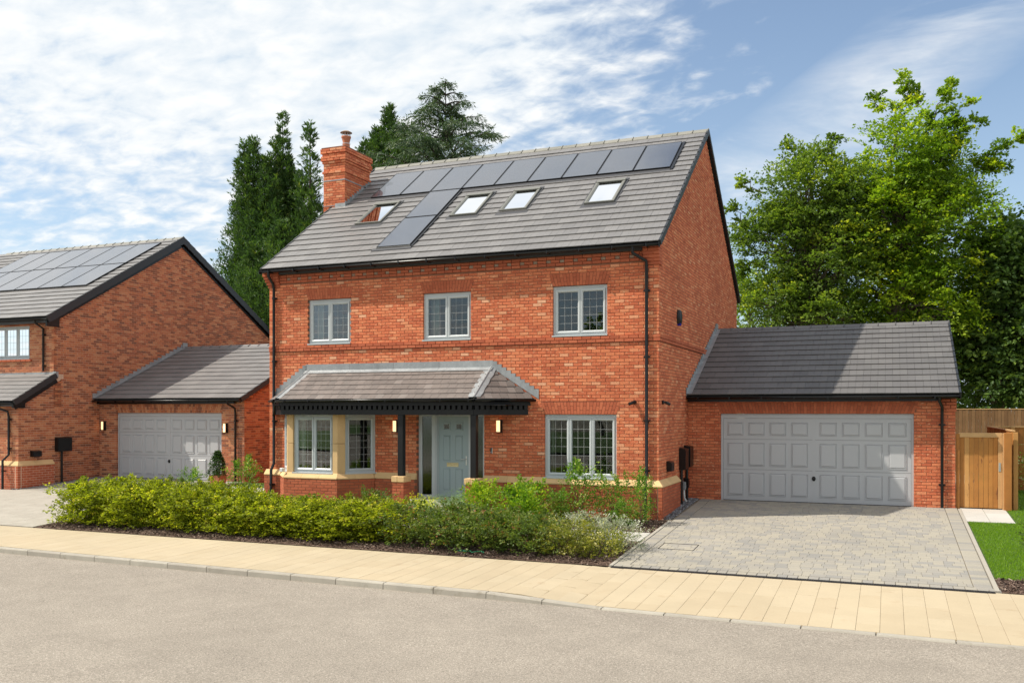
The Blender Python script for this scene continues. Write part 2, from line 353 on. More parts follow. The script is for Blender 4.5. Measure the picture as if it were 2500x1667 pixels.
# ------------------------------------------------------------------ pieces: many alike boxes, the largest ones as objects
def proto(ea=0.03, ec=0.08, eb=0.06, back=False):
    """unit box 0..1 (a,b,c) whose b=1 face has a chamfer"""
    v = [(0, 0, 0), (1, 0, 0), (1, 0, 1), (0, 0, 1), (0, 1 - eb, 0), (1, 1 - eb, 0), (1, 1 - eb, 1), (0, 1 - eb, 1),
         (ea, 1, ec), (1 - ea, 1, ec), (1 - ea, 1, 1 - ec), (ea, 1, 1 - ec)]
    f = [(0, 1, 5, 4), (1, 2, 6, 5), (2, 3, 7, 6), (3, 0, 4, 7), (4, 5, 9, 8), (5, 6, 10, 9), (6, 7, 11, 10), (7, 4, 8, 11), (8, 9, 10, 11)]
    return np.array(v, dtype=float), np.array(f)
def proto_tile():
    """interlocking tile with a false joint: lower end (c=0) raised, two halves"""
    V = []; F = []
    for (a0, a1) in ((0.004, 0.4965), (0.5035, 0.996)):
        n = len(V)
        for (c, b0, b1) in ((0, 0.52, 1.0), (1, -0.05, 0.42)):
            V += [(a0, b0, c), (a1, b0, c), (a1, b1, c), (a0, b1, c)]
        F += [(n, n + 1, n + 2, n + 3), (n + 3, n + 2, n + 6, n + 7), (n, n + 3, n + 7, n + 4), (n + 1, n + 5, n + 6, n + 2), (n, n + 4, n + 5, n + 1)]
    return np.array(V, dtype=float), np.array(F)
def proto_slate():
    V = []
    for (c, b0, b1) in ((0, 0.55, 1.0), (1, -0.05, 0.4)):
        V += [(0.008, b0, c), (0.992, b0, c), (0.992, b1, c), (0.008, b1, c)]
    return np.array(V, dtype=float), np.array([(0, 1, 2, 3), (3, 2, 6, 7), (0, 3, 7, 4), (1, 5, 6, 2)])
class Pieces:
    NV = 12
    def __init__(s, name, stuff, matkey, pr, jitter=0.0):
        s.name = name; s.stuff = stuff; s.m = M[matkey]; s.pr = pr; s.items = []
    def add(s, fr, lo, hi, rnd, score=1.0):
        m = fr.mat(lo, hi); s.items.append((m, min(.999, max(0, rnd)), fr, lo, hi, score))
    def finish(s, parent, n=300, label=None, kind_main=None):
        sc = []
        for (m, r, fr, lo, hi, w) in s.items:
            c = fr.p(*[(lo[i] + hi[i]) / 2 for i in range(3)]); q = proj(c)
            if q is None or not (-30 < q[0] < 2530 and -30 < q[1] < 1700) or w <= 0: sc.append(0); continue
            d = c - Vector((0, 0, CAMZ)); dl = d.length
            sc.append(w * abs(hi[0] - lo[0]) * abs(hi[2] - lo[2]) * max(0, -fr.b.dot(d) / dl) / dl / dl)
        order = sorted(range(len(sc)), key=lambda i: -sc[i]); top = [i for i in order[:n] if sc[i] > 0]; st = set(top)
        V, F = s.pr
        vs = {}
        inv = PINV(parent) if parent is not None else None
        for i in top:
            m, r = s.items[i][:2]; k = int(r * s.NV)
            if k not in vs: vs[k] = raw_mesh(s.name, V, F, np.full(len(F), (k + .5) / s.NV), s.m)
            o = bpy.data.objects.new(s.name, vs[k]); COL.objects.link(o)
            if parent is not None: o.parent = parent; o.matrix_parent_inverse = inv
            o.matrix_basis = m
        rest = [i for i in range(len(sc)) if i not in st]
        if rest:
            A = np.array([np.array(s.items[i][0]) for i in rest]); rr = np.array([s.items[i][1] for i in rest])
            VV = np.einsum('nij,kj->nki', A[:, :3, :3], V) + A[:, None, :3, 3]
            k = len(V); FF = (F[None] + (np.arange(len(rest)) * k)[:, None, None]).reshape(-1, F.shape[1])
            me = raw_mesh(s.stuff, VV.reshape(-1, 3), FF, np.repeat(rr, len(F)), s.m)
            o = link(s.stuff, me, parent); o['kind'] = 'stuff'
        s.items = []

def in_any(a, c, ops):
    for o in ops:
        if o['c0'] <= c <= o['c1']: return True
    return False
def brick_field(P, fr, a0, a1, c0, c1, ops=(), lim=None, proud=0.0, seed=0, depth=0.1, weight=None, tone=0.0, course=0.075, bl=0.225, special=None):
    """running bond; ops = dicts c0,c1 and edges (a at bottom, a at top) to leave free; lim(c)->(lo,hi)"""
    rr = random.Random(seed); n = int(round((c1 - c0) / course))
    for k in range(n):
        z0 = c0 + k * course; z1 = z0 + course - 0.010; zm = (z0 + z1) / 2
        lo, hi = a0, a1
        if lim:
            l1, h1 = lim(z0); l2, h2 = lim(z1); lo = max(lo, l1, l2); hi = min(hi, h1, h2)
        if hi - lo < .03: continue
        off = (k % 2) * bl / 2
        cuts = []
        for o in ops:
            if o['c0'] < zm < o['c1']:
                t = (zm - o['c0']) / (o['c1'] - o['c0']); cuts.append((o['l'][0] + (o['l'][1] - o['l'][0]) * t, o['r'][0] + (o['r'][1] - o['r'][0]) * t))
        i0 = math.floor((lo - a0 - off) / bl) - 1; a = a0 + off + i0 * bl
        while a < hi:
            segs = [(max(a, lo), min(a + bl - .010, hi))]
            for (l, r) in cuts:
                ns = []
                for (p, q) in segs:
                    if r + .01 <= p or l - .01 >= q: ns.append((p, q)); continue
                    if l - p > .02: ns.append((p, l))
                    if q - r > .02: ns.append((r, q))
                segs = ns
            r0 = rr.random()
            for (p, q) in segs:
                if q - p < .025: continue
                j = rr.uniform(-.0015, .0025)
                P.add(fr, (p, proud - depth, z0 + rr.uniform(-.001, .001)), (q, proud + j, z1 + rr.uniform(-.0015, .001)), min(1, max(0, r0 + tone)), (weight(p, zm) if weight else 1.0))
            a += bl
def wall_solid(mb, fr, a0, a1, c0, c1, ops, b=-.008, th=.3, grow=.012):
    xs = sorted({a0, a1, *[min(max(o[0] - grow, a0), a1) for o in ops], *[min(max(o[1] + grow, a0), a1) for o in ops]})
    zs = sorted({c0, c1, *[min(max(o[2] - grow, c0), c1) for o in ops], *[min(max(o[3] + grow, c0), c1) for o in ops]})
    for i in range(len(xs) - 1):
        run = None
        for j in range(len(zs) - 1):
            xm = (xs[i] + xs[i + 1]) / 2; zm = (zs[j] + zs[j + 1]) / 2
            solid = not any(o[0] - grow < xm < o[1] + grow and o[2] - grow < zm < o[3] + grow for o in ops)
            if solid: run = run or zs[j]
            if solid and run is None: run = zs[j]
            if (not solid or j == len(zs) - 2) and run is not None:
                top = zs[j] if not solid else zs[j + 1]
                mb.box((xs[i], b - th, run), (xs[i + 1], b, top), fr); run = None
def arch(mb, fr, a0, a1, c0, h=.3, splay=.09, proud=.002, seed=1, w=.075):
    """flat gauged arch of splayed bricks"""
    n = int(round((a1 - a0) / w)); rr = random.Random(seed)
    for i in range(n):
        l0 = a0 + (a1 - a0) * i / n; r0 = a0 + (a1 - a0) * (i + 1) / n
        L1, R1 = a0 - splay, a1 + splay
        l1 = L1 + (R1 - L1) * i / n; r1 = L1 + (R1 - L1) * (i + 1) / n
        cut = h * (.68 if i % 2 else .33)
        for (t0, t1) in ((0, cut - .004), (cut + .004, h)):
            f0, f1 = t0 / h, t1 / h; g = .004
            q = [(l0 + (l1 - l0) * f0 + g, c0 + t0), (r0 + (r1 - r0) * f0 - g, c0 + t0), (r0 + (r1 - r0) * f1 - g, c0 + t1), (l0 + (l1 - l0) * f1 + g, c0 + t1)]
            mb.prism(q, proud - .1, proud + rr.uniform(-.001, .001), fr, rr.random())
def ringv(mb, fr, a0, a1, c0, c1, w, b0, b1, slope=0.0, r=.5):
    """picture-frame ring: outer rectangle at b1, inner edge lower by slope"""
    O = [(a0, c0), (a1, c0), (a1, c1), (a0, c1)]; k = w * .55
    Mi = [(a0 + k, c0 + k), (a1 - k, c0 + k), (a1 - k, c1 - k), (a0 + k, c1 - k)]; I = [(a0 + w, c0 + w), (a1 - w, c0 + w), (a1 - w, c1 - w), (a0 + w, c1 - w)]
    vs = [fr.p(a, b0, c) for a, c in O] + [fr.p(a, b1, c) for a, c in O] + [fr.p(a, b1, c) for a, c in Mi] + [fr.p(a, b1 - slope, c) for a, c in I] + [fr.p(a, b0, c) for a, c in I]
    fs = []
    for lvl in range(4):
        for i in range(4):
            j = (i + 1) % 4; fs.append((lvl * 4 + i, lvl * 4 + j, lvl * 4 + 4 + j, lvl * 4 + 4 + i))
    mb.add(vs, fs, r)
def window(parent, fr, a0, a1, c0, c1, lights, cols, rows, vents=(0,), bf=-.06, handle=None, sill=True, fm='greyframe'):
    mb = MB(); ringv(mb, fr, a0, a1, c0, c1, .05, bf - .07, bf, .004)
    mb.box((a0 + .05, bf - .07, c1 - .05 - .03), (a1 - .05, bf - .0015, c1 - .0501), fr)
    ct = c1 - .08; wl = (a1 - a0 - .10) / lights
    for i in range(1, lights): mb.box((a0 + .05 + wl * i - .018, bf - .069, c0 + .049), (a0 + .05 + wl * i + .018, bf - .001, ct + .001), fr)
    f = mb.build('window_frame', M[fm], parent)
    for i in range(lights):
        s0 = a0 + .05 + wl * i + .008; s1 = a0 + .05 + wl * (i + 1) - .008; z0 = c0 + .055; z1 = ct - .004
        mb = MB(); ringv(mb, fr, s0, s1, z0, z1, .055, bf - .05, bf + .014, .02); mb.build('sash', M[fm], f)
        g0, g1, h0, h1 = s0 + .05, s1 - .05, z0 + .05, z1 - .05; bg = bf - .022
        MB().box((g0, bg - .02, h0), (g1, bg, h1), fr).build('pane', M['glass'], f)
        mb = MB()
        for k in range(1, cols): x = g0 + (g1 - g0) * k / cols; mb.box((x - .0026, bg + .0005, h0), (x + .0026, bg + .003, h1), fr)
        for k in range(1, rows): z = h0 + (h1 - h0) * k / rows; mb.box((g0, bg + .001, z - .0028), (g1, bg + .0035, z + .0028), fr)
        mb.build('leading', M['leadcame'], f)
        if i in vents:
            MB().bevbox((s0 + .05, bf - .001, c1 - .055), (s1 - .05, bf + .014, c1 - .035), fr, bv=.003).build('trickle_vent', M[fm], f)
        if handle is not None and i in handle:
            MB().tube([fr.p(g0 + .03, bg - .035, (h0 + h1) / 2 + .06), fr.p(g0 + .045, bg - .05, (h0 + h1) / 2), fr.p(g0 + .03, bg - .04, (h0 + h1) / 2 - .07)], .008, 6).build('window_handle', M['white'], f)
    if sill:
        MB().prism([(a0 - .012, c0 - .028), (a1 + .012, c0 - .028), (a1 + .012, c0 + .002), (a0 - .012, c0 + .002)], bf - .02, .035, fr).build('window_sill', M[fm], f)
    return f
def half_gutter(mb, p0, p1, r=.058, n=8, out=Vector((0, -1, 0))):
    p0 = Vector(p0); p1 = Vector(p1); up = Vector((0, 0, 1)); vs = []
    for p in (p0, p1):
        for rad in (r, r - .006):
            for j in range(n + 1):
                a = math.pi * j / n; vs.append(p + out * (math.cos(a) * rad) - up * (math.sin(a) * rad))
    k = n + 1; fs = []
    for j in range(n):
        fs += [(j, j + 1, 2 * k + j + 1, 2 * k + j), (k + j, 3 * k + j, 3 * k + j + 1, k + j + 1), (j, k + j, k + j + 1, j + 1), (2 * k + j, 2 * k + j + 1, 3 * k + j + 1, 3 * k + j)]
    fs += [(0, 2 * k, 3 * k, k), (n, k + n, 3 * k + n, 2 * k + n)]
    mb.add(vs, fs, .5, True)
def downpipe(label, pts, r=.036, clips=(), group=None):
    t = empty('downpipe', Vector(pts[-1]), label, 'downpipe', group)
    MB().tube(pts, r, 10).build('pipe', M['black'], t)
    for (x, y, z, dy) in clips:
        m = MB(); m.tube([(x, y, z - .02), (x, y, z + .02)], r + .008, 10); m.box((x - .075, y + .01, z - .018), (x + .075, y + dy, z + .018)); m.build('pipe_clip', M['black'], t)
    return t
# ------------------------------------------------------------------ the setting: ground, road, pavement, drives
def yk(x): return 12.6 - .035 * (x + 5.3)          # kerb line
def sheet(name, xs, prof, m, **k):                  # prof: (y, z) rows; xs: x columns
    mb = MB(); n = len(xs)
    vs = [(x, y, z) for (y, z) in prof for x in xs]
    fs = [(j * n + i, j * n + i + 1, (j + 1) * n + i + 1, (j + 1) * n + i) for j in range(len(prof) - 1) for i in range(n - 1)]
    mb.add(vs, fs); return mb.build(name, M[m], kind='structure', **k)
sheet('ground', [-400, -120, -60, -30, 0, 30, 60, 120, 400], [(-400, -.8), (12.0, -.8), (15.2, -.53), (23.5, -.09), (60, -.05), (900, -.05)], 'soil')
sheet('road', [-120, -60, -30, -20, -10, 0, 10, 30, 60, 120], [(-16, -.60), (-10, -.53), (0, -.50), (6, -.53), (12.0, -.572), (13.6, -.575)], 'tarmac')
# opposite side of the street (seen only in the window reflections)
sheet('verge_lawn', [-120, 0, 120], [(-60, -.3), (-20, -.42), (-16, -.47)], 'turf')
sheet('pavement_bed', [-60, -30, 0, 30, 60], [(13.0, -.575), (14, -.525), (15.45, -.478)], 'joint')
def pz(y, x=-10):                                    # pavement surface
    t = min(1, max(0, (y - 12.6) / 2.75)); hi = -.475 + t * .03
    lo = -.552 + t * .107
    k = min(1, max(0, (x + 5.2) / 1.0)); return hi * (1 - k) + lo * k
# flags
pav = empty('pavement', (-8, 14, -.5), kind='structure')
P = Pieces('paving_flag', 'paving_flags_far', 'flag', proto(.012, .004, .05)); rr = random.Random(3)
x = -24.0
while x < 4.2:
    y0 = yk(x) + .14; y1 = 15.36; y = y0; first = True
    w = .295
    while y < y1 - .05:
        l = rr.choice([.6, .75, .9, 1.05]) * (rr.uniform(.4, 1) if first else 1); first = False
        ye = min(y + l, y1)
        if y1 - ye < .25: ye = y1
        za, zb = pz(y, x), pz(ye, x); k = Vector((0, ye - y - .005, zb - za)); ln = k.length
        ta = Vector((w, 0, pz(y, x + w) - za)); fr = Fr((x, y, za), ta, (-ta.z / w, -k.z, k.y), k)
        P.add(fr, (.001, -.05, 0), (w - .002, rr.uniform(-.001, .001), ln), rr.random())
        y = ye
    x += w
P.finish(pav, 300)
# kerb stones
P = Pieces('kerb_stone', 'kerb_stones_far', 'kerb', proto(.006, .1, .12)); x = -34.0
while x < 6:
    xe = x + .915
    ha = pz(12.6, x) + .002; hb = pz(12.6, xe) + .002
    if x < -5.3 and xe > -5.25: pass
    a = Vector((x, yk(x), ha)); b = Vector((xe - .012, yk(xe), hb)); e = b - a
    n = Vector((0, 0, 1)); n = (n - e.normalized() * n.dot(e.normalized()))
    # a along, b up, c into the pavement
    fr = Fr(a, e, n, e.cross(n) * -1 if e.cross(n).y < 0 else e.cross(n))
    P.add(fr, (0, -.16, 0), (e.length, 0, .135), rr.random()); x = xe
P.finish(pav, 60)
# near-side kerb behind the camera is out of the picture

def blocks(name, x0, x1, y0, y1, zf, mkey, n, parent, dy=.165, ws=(.13, .17, .21, .25), seed=5, stuffname=None, mid='drive_blocks_far'):
    P = Pieces(name, mid, mkey, proto(.02, .025, .04)); rr = random.Random(seed); y = y0
    while y < y1 - .04:
        ye = min(y + dy, y1); x = x0 - rr.uniform(0, .1)
        while x < x1 - .02:
            xe = x + rr.choice(ws); xa = max(x, x0); xb = min(xe, x1)
            if x1 - xb < .05: xb = x1
            if xb - xa > .03:
                za, zb = zf(y), zf(ye); k = Vector((0, ye - y - .007, zb - za)); ln = k.length
                fr = Fr((xa, y, za), (1, 0, 0), (0, -k.z, k.y), k)
                P.add(fr, (0, -.05, 0), (xb - xa - .004, rr.uniform(-.0008, .0008), ln + .002), rr.random())
            x = xb if xb == x1 else xe
        y = ye
    P.finish(parent, n)
dz = lambda y: gz(y) + .012
DX0, DX1 = -4.47, 1.47
drv = empty('driveway', (-1.5, 19, -.3), kind='structure')
MB().add([(DX0, 15.41, dz(15.41) - .012), (DX1, 15.41, dz(15.41) - .012), (DX1, 23.6, -.004), (DX0, 23.6, -.004), (-4.79, 20.2, dz(20.2) - .012), (DX0 - .0001, 20.2, dz(20.2) - .012), (DX0 - .0001, 23.6, -.004), (-4.79, 23.6, -.004)], [(0, 1, 2, 3), (4, 5, 6, 7)]).build('driveway_bed', M['joint'], drv)
blocks('drive_block', DX0 + .28, DX1 - .27, 15.62, 23.5, dz, 'paver', 230, drv)
P = Pieces('border_block', 'border_blocks_far', 'paver', proto(.03, .04, .1)); y = 15.5
while y < 23.45:                                        # soldier borders down both sides
    for (xa, xb) in ((DX0 + .01, DX0 + .27), (DX1 - .26, DX1)):
        k = Vector((0, .158, dz(y + .165) - dz(y))); P.add(Fr((xa, y, dz(y)), (1, 0, 0), (0, -k.z, k.y), k), (0, -.05, 0), (xb - xa - .006, rr.uniform(-.001, .001), k.length), rr.random())
    y += .165
x = DX0 + .01
while x < DX1 - .02:
    k = Vector((0, .20, dz(15.61) - dz(15.4))); P.add(Fr((x, 15.40, dz(15.40)), (1, 0, 0), (0, -k.z, k.y), k), (0, -.05, 0), (.155, 0, k.length), rr.random()); x += .163
P.finish(drv, 70)
for (x0, x1) in ((DX0 - .06, DX0 + .005), (DX1 + .005, DX1 + .07)):
    ye = 23.4 if x0 > 0 else 20.1
    n = 9
    for i in range(n):
        ya = 15.40 + (ye - 15.40) * i / n; yb = 15.40 + (ye - 15.40) * (i + 1) / n - .006
        k = Vector((0, yb - ya, dz(yb) - dz(ya)))
        MB().box((0, 0, -.12), (x1 - x0, k.length, .012), Fr((x0, ya, dz(ya)), (1, 0, 0), k, (0, -k.z, k.y))).build('edging_kerb', M['edging'], drv)
# inspection cover let into the blocks
cov = empty('inspection_cover', (-4.0, 17, -.35), 'square recessed inspection cover filled with paving blocks near the drive edge', 'drain cover')
m = MB(); cx, cy, cw, cl = -3.72, 17.35, .68, .55
for (a, b) in (((cx - cw / 2, cy - cl / 2), (cx + cw / 2, cy - cl / 2 + .012)), ((cx - cw / 2, cy + cl / 2 - .012), (cx + cw / 2, cy + cl / 2)), ((cx - cw / 2, cy - cl / 2 + .013), (cx - cw / 2 + .012, cy + cl / 2 - .013)), ((cx + cw / 2 - .012, cy - cl / 2 + .013), (cx + cw / 2, cy + cl / 2 - .013))):
    k = Vector((0, b[1] - a[1], dz(b[1]) - dz(a[1]))); m.box((0, 0, -.02), (b[0] - a[0], k.length, .006), Fr((a[0], a[1], dz(a[1])), (1, 0, 0), k, (0, -k.z, k.y)))
m.build('cover_rim', M['iron'], cov)
# channel drain along the foot of the drive
dr = empty('channel_drain', (-1.5, 15.4, -.46), 'long black slotted channel drain across the foot of the block drive', 'drain')
y0 = 15.37; zz = dz(y0) + .004
MB().box((DX0, y0 - .075, zz - .06), (DX1, y0 + .02, zz - .022)).build('channel', M['iron'], dr)
m = MB(); m.box((DX0, y0 - .075, zz - .02), (DX1, y0 - .063, zz)); m.box((DX0, y0 + .008, zz - .02), (DX1, y0 + .02, zz)); m.box((DX0, y0 - .034, zz - .02), (DX1, y0 - .026, zz - .001)); m.build('grate_rail', M['iron'], dr)
m = MB(); x = DX0
while x < DX1 - .02: m.box((x, y0 - .0625, zz - .018), (x + .018, y0 + .0075, zz - .002)); x += .036
o = m.build('grate_bar', M['iron'], dr); o['kind'] = 'stuff'

# neighbour's drive: laid in pale blocks
nd = empty('neighbour_driveway', (-22, 19, -.2), kind='structure')
MB().add([(-40, 15.42, dz(15.42) - .012), (-18.45, 15.42, dz(15.42) - .012), (-18.45, 20.2, dz(20.2) - .012), (-40, 20.2, dz(20.2) - .012), (-25, 20.2001, dz(20.2) - .012), (-18.9, 20.2001, dz(20.2) - .012), (-18.9, 23.6, -.006), (-25, 23.6, -.006)], [(0, 1, 2, 3), (4, 5, 6, 7)]).build('driveway_bed', M['joint'], nd)
blocks('drive_block', -25.0, -18.95, 20.2, 23.5, dz, 'paver', 60, nd, ws=(.2, .3, .4), dy=.22, seed=8)
blocks('drive_block', -31, -18.5, 15.42, 20.2, dz, 'edging', 140, nd, ws=(.3, .4, .45), dy=.3, seed=9)
# garden path
gp = empty('garden_path', (-8, 18, -.2), kind='structure')
P = Pieces('path_slab', 'path_slabs_far', 'pathstone', proto(.006, .006, .1))
def slab(x0, x1, y0, y1, dzz=.02):
    za, zb = gz(y0) + dzz, gz(y1) + dzz; k = Vector((0, y1 - y0 - .008, zb - za)); P.add(Fr((x0, y0, za), (1, 0, 0), (0, -k.z, k.y), k), (0, -.05, 0), (x1 - x0 - .008, 0, k.length), rr.random())
x = -4.55
while x > -10.6: slab(x - .6, x, 17.62, 18.08); slab(x - .6, x, 18.08, 18.56); x -= .6
for i in range(3):
    for (ya, yb) in ((18.56, 19.1), (19.1, 19.6)): slab(-10.6 + i * .45, -10.6 + (i + 1) * .45, ya, yb)
x = -18.9
while x < -15.6: slab(x, x + .6, 21.6, 22.4); x += .6
P.finish(gp, 100)
m = MB(); m.bevbox((-11.0, 19.6, -.2), (-9.1, 20.34, .085), bv=.01); m.build('door_step', M['pathstone'], gp)
sp = empty('side_path', (1.95, 22.5, 0), kind='structure')
P = Pieces('path_slab', 'path_slabs_far', 'pathstone', proto(.006, .006, .1))
for (ya, yb) in ((21.75, 22.35), (22.35, 22.95), (22.95, 23.58)):
    for (xa, xb) in ((1.53, 2.0), (2.0, 2.47)): slab(xa, xb, ya, yb, .014)
P.finish(sp, 20)

# beds and lawn
def bed(name, poly, m, dzz=0.0):
    mb = MB(); mb.add([(x, y, gz(y) + dzz) for x, y in poly], [list(range(len(poly)))]); return mb.build(name, M[m], kind='structure')
bed('planting_bed', [(-18.5, 15.42), (DX0 - .06, 15.42), (DX0 - .06, 17.62), (-18.6, 17.62)], 'mulch', .0)
bed('house_border', [(-9.1, 18.56), (DX0 - .06, 18.56), (DX0 - .06, 20.2), (-9.1, 20.2)], 'mulch', -.002)
bed('front_lawn', [(-18.9, 17.62), (-10.6, 17.62), (-10.6, 20.3), (-15.5, 20.3), (-15.5, 23.6), (-18.9, 23.6)], 'turf', -.01)
bed('side_lawn', [(DX1 + .07, 16.3), (9, 16.6), (12, 23.5), (DX1 + .07, 23.5)], 'turf', .0)
MB().add([(2.6, 23.5, 0), (12, 23.5, 0), (12, 36, 0), (2.6, 36, 0)], [(0, 1, 2, 3)]).build('back_lawn', M['turf'], kind='structure')
bed('corner_bed', [(DX1 + .07, 15.4), (9, 15.4), (9, 16.6), (DX1 + .07, 16.3)], 'mulch', .0)
def scatter(name, polyf, n, size, mkey, flat=True, h=.0, seed=1, zoff=0.0):
    g = np.random.default_rng(seed); P0 = polyf(g, n); n = len(P0)
    z = np.array([gz(y) for y in P0[:, 1]]) + zoff
    C = np.column_stack([P0, z + g.uniform(0, h, n)]); A = g.normal(size=(n, 3)); A[:, 2] *= .35; A /= np.linalg.norm(A, axis=1)[:, None]
    B = g.normal(size=(n, 3)); B[:, 2] *= .5; B -= A * (A * B).sum(1)[:, None]; B /= np.linalg.norm(B, axis=1)[:, None]
    L = (size * g.uniform(.5, 1.4, n))[:, None]; Wd = L * g.uniform(.2, .5, n)[:, None]
    V = np.stack([C - A * L - B * Wd, C + A * L - B * Wd, C + A * L + B * Wd, C - A * L + B * Wd], 1)
    me = raw_mesh(name, V.reshape(-1, 3), np.arange(4 * n).reshape(-1, 4), g.random(n), M[mkey]); o = link(name, me); o['kind'] = 'stuff'; return o
rect = lambda x0, x1, y0, y1: (lambda g, n: np.column_stack([g.uniform(x0, x1, n), g.uniform(y0, y1, n)]))
scatter('bark_chips', rect(-18.4, DX0 - .08, 15.43, 17.6), 26000, .022, 'mulch', h=.03, seed=2)
scatter('bark_chips', rect(-9.1, DX0 - .08, 18.58, 20.15), 7000, .022, 'mulch', h=.03, seed=3)
scatter('bark_chips', rect(DX1 + .08, 4.5, 15.42, 16.3), 4000, .022, 'mulch', h=.03, seed=4)
scatter('gravel_strip', rect(-4.8, -4.5, 20.25, 23.5), 3500, .016, 'gravel', h=.03, seed=5, zoff=.01)
scatter('gravel_strip', rect(-15.8, -10.9, 19.0, 20.2), 4000, .02, 'gravel', h=.03, seed=6)
scatter('gravel_strip', rect(-25.2, -24.9, 20.2, 23.5), 1500, .02, 'gravel', h=.03, seed=6)
def grass(name, polyf, n, hgt, seed=1, zf=gz):
    g = np.random.default_rng(seed); P0 = polyf(g, n); n = len(P0); z = np.array([zf(y) for y in P0[:, 1]])
    C = np.column_stack([P0, z]); T = g.normal(size=(n, 3)) * .35; T[:, 2] = 1; T *= (hgt * g.uniform(.6, 1.3, n))[:, None]
    B = np.column_stack([g.normal(size=n), g.normal(size=n), np.zeros(n)]); B /= np.linalg.norm(B, axis=1)[:, None]; B *= .004
    V = np.stack([C - B, C + B, C + T], 1)
    me = raw_mesh(name, V.reshape(-1, 3), np.arange(3 * n).reshape(-1, 3), np.clip(g.normal(.5, .22, n), 0, 1), M['blade']); o = link(name, me); o['kind'] = 'stuff'; return o
grass('lawn_grass', rect(DX1 + .1, 4.6, 16.32, 21.7), 60000, .035, 1)
grass('lawn_grass', rect(2.5, 5.5, 21.6, 23.5), 14000, .035, 2)
grass('lawn_grass', rect(2.7, 6.0, 23.5, 29.5), 16000, .05, 3, lambda y: 0.0)
grass('lawn_grass', rect(-18.8, -15.8, 17.7, 21.5), 14000, .05, 4)

# ------------------------------------------------------------------ main house
X0, X1, YF, YB = -15.5, -4.8, 20.3, 31.7
FR = face_fr(0, YF)                                      # a = world x
house = empty('detached_house', (-10, 26, 0), 'three-storey orange brick house with chimney, long roof and splayed porch canopy', 'house')
RF0 = (20.07, 6.05); RM = .70; RIDY, RIDZ = 26.0, 10.2
ops = [dict(c0=4.02, c1=5.21, l=(a, a), r=(b, b)) for a, b in ((-14.245, -12.945), (-10.81, -9.49), (-7.35, -6.015))]
arches = [dict(c0=5.21, c1=5.51, l=(a, a - .09), r=(b, b + .09)) for a, b in ((-14.245, -12.945), (-10.81, -9.49), (-7.35, -6.015))]
gf = dict(c0=.675, c1=2.19, l=(-7.56, -7.56), r=(-5.79, -5.79)); gfa = dict(c0=2.19, c1=2.49, l=(-7.56, -7.66), r=(-5.79, -5.69))
door = dict(c0=-.3, c1=2.25, l=(-10.98, -10.98), r=(-9.13, -9.13)); bayop = dict(c0=-.3, c1=2.3, l=(-15.0, -15.0), r=(-12.2, -12.2))
m = MB()
wall_solid(m, FR, X0 + .008, X1 - .008, -.4, 5.98, [(o['l'][0], o['r'][0], o['c0'], o['c1']) for o in (*ops, gf, door, bayop)])
SF = Fr((X1, 0, 0), (0, 1, 0), (1, 0, 0), (0, 0, 1))      # right gable, a = world y
gable = [(YF, -.4), (YB, -.4), (YB, 6.0), (RIDY, RIDZ - .12), (YF, 6.1)]
gab = [(YF + .3, -.4), (YB, -.4), (YB, 5.98), (RIDY, RIDZ - .15), (YF + .3, 6.15)]
m.prism(gab, -.3, -.006, SF)
LF = Fr((X0, 0, 0), (0, 1, 0), (-1, 0, 0), (0, 0, 1)); m.prism(gab, -.3, -.006, LF)
m.box((X0 + .3, YB - .3, -.4), (X1 - .3, YB, 5.98)); m.build('wall_core', M['mortar'], house)
P = Pieces('brick', 'brickwork', 'brick', proto(.02, .06, .05))
brick_field(P, FR, X0 + .002, X1 - .002, .70, 3.85, [gf, gfa, door, bayop], seed=1, weight=lambda a, c: .0 if (c < .9 or (c < 2.7 and a < -8)) else 1)
brick_field(P, FR, X0 + .002, X1 - .002, 4.01, 5.66, ops + arches, seed=2)
brick_field(P, FR, X0 + .002, X0 + .46, -.3, .70, [], seed=3, weight=lambda a, c: 0)
def glim(c):
    if c < 5.95: return (YF + .002, YB - .002)
    t = (c - (RF0[1] - .10)) / RM
    return (max(YF + .002, RF0[0] + t + .06), min(YB, 2 * RIDY - RF0[0] - t - .06))
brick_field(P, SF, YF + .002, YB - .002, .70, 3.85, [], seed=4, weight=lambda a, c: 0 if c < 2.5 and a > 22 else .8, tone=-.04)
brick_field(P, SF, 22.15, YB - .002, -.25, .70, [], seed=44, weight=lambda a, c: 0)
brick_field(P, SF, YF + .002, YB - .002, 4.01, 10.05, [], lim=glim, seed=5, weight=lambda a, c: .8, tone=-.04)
brick_field(P, LF, YF + .002, YB - .002, -.1, 10.0, [], lim=lambda c: glim(c), seed=6, weight=lambda a, c: 0)
P.finish(house, 300)
# string course and plinth in smooth red brick
P = Pieces('course_brick', 'course_bricks_far', 'brick_red', proto(.02, .06, .05))
brick_field(P, FR, X0 + .002, X1 + .032, 3.86, 4.01, [], proud=.034, seed=7, depth=.134)
brick_field(P, SF, YF - .032, YB, 3.86, 4.01, [], proud=.034, seed=8, depth=.130)
brick_field(P, FR, X0 + .36, X1 - .36, 5.69, 5.765, [], proud=.03, seed=9, depth=.13)
brick_field(P, FR, X0 + .36, X1 - .36, 5.84, 5.915, [], proud=.03, seed=10, depth=.13)
P.finish(house, 160)
P = Pieces('cornice_brick', 'cornice_bricks_far', 'brick_red', proto(.02, .06, .05))
H = Pieces('grey_header', 'grey_headers_far', 'header', proto(.04, .06, .05))
x = X0 + .36; k = 0
while x < X1 - .40:
    if k % 2: H.add(FR, (x, -.1, 5.765), (x + .10, .012, 5.828), rr.random()); x += .112
    else: P.add(FR, (x, -.1, 5.765), (min(x + .215, X1 - .37), .03, 5.83), rr.random()); x += .225
    k += 1
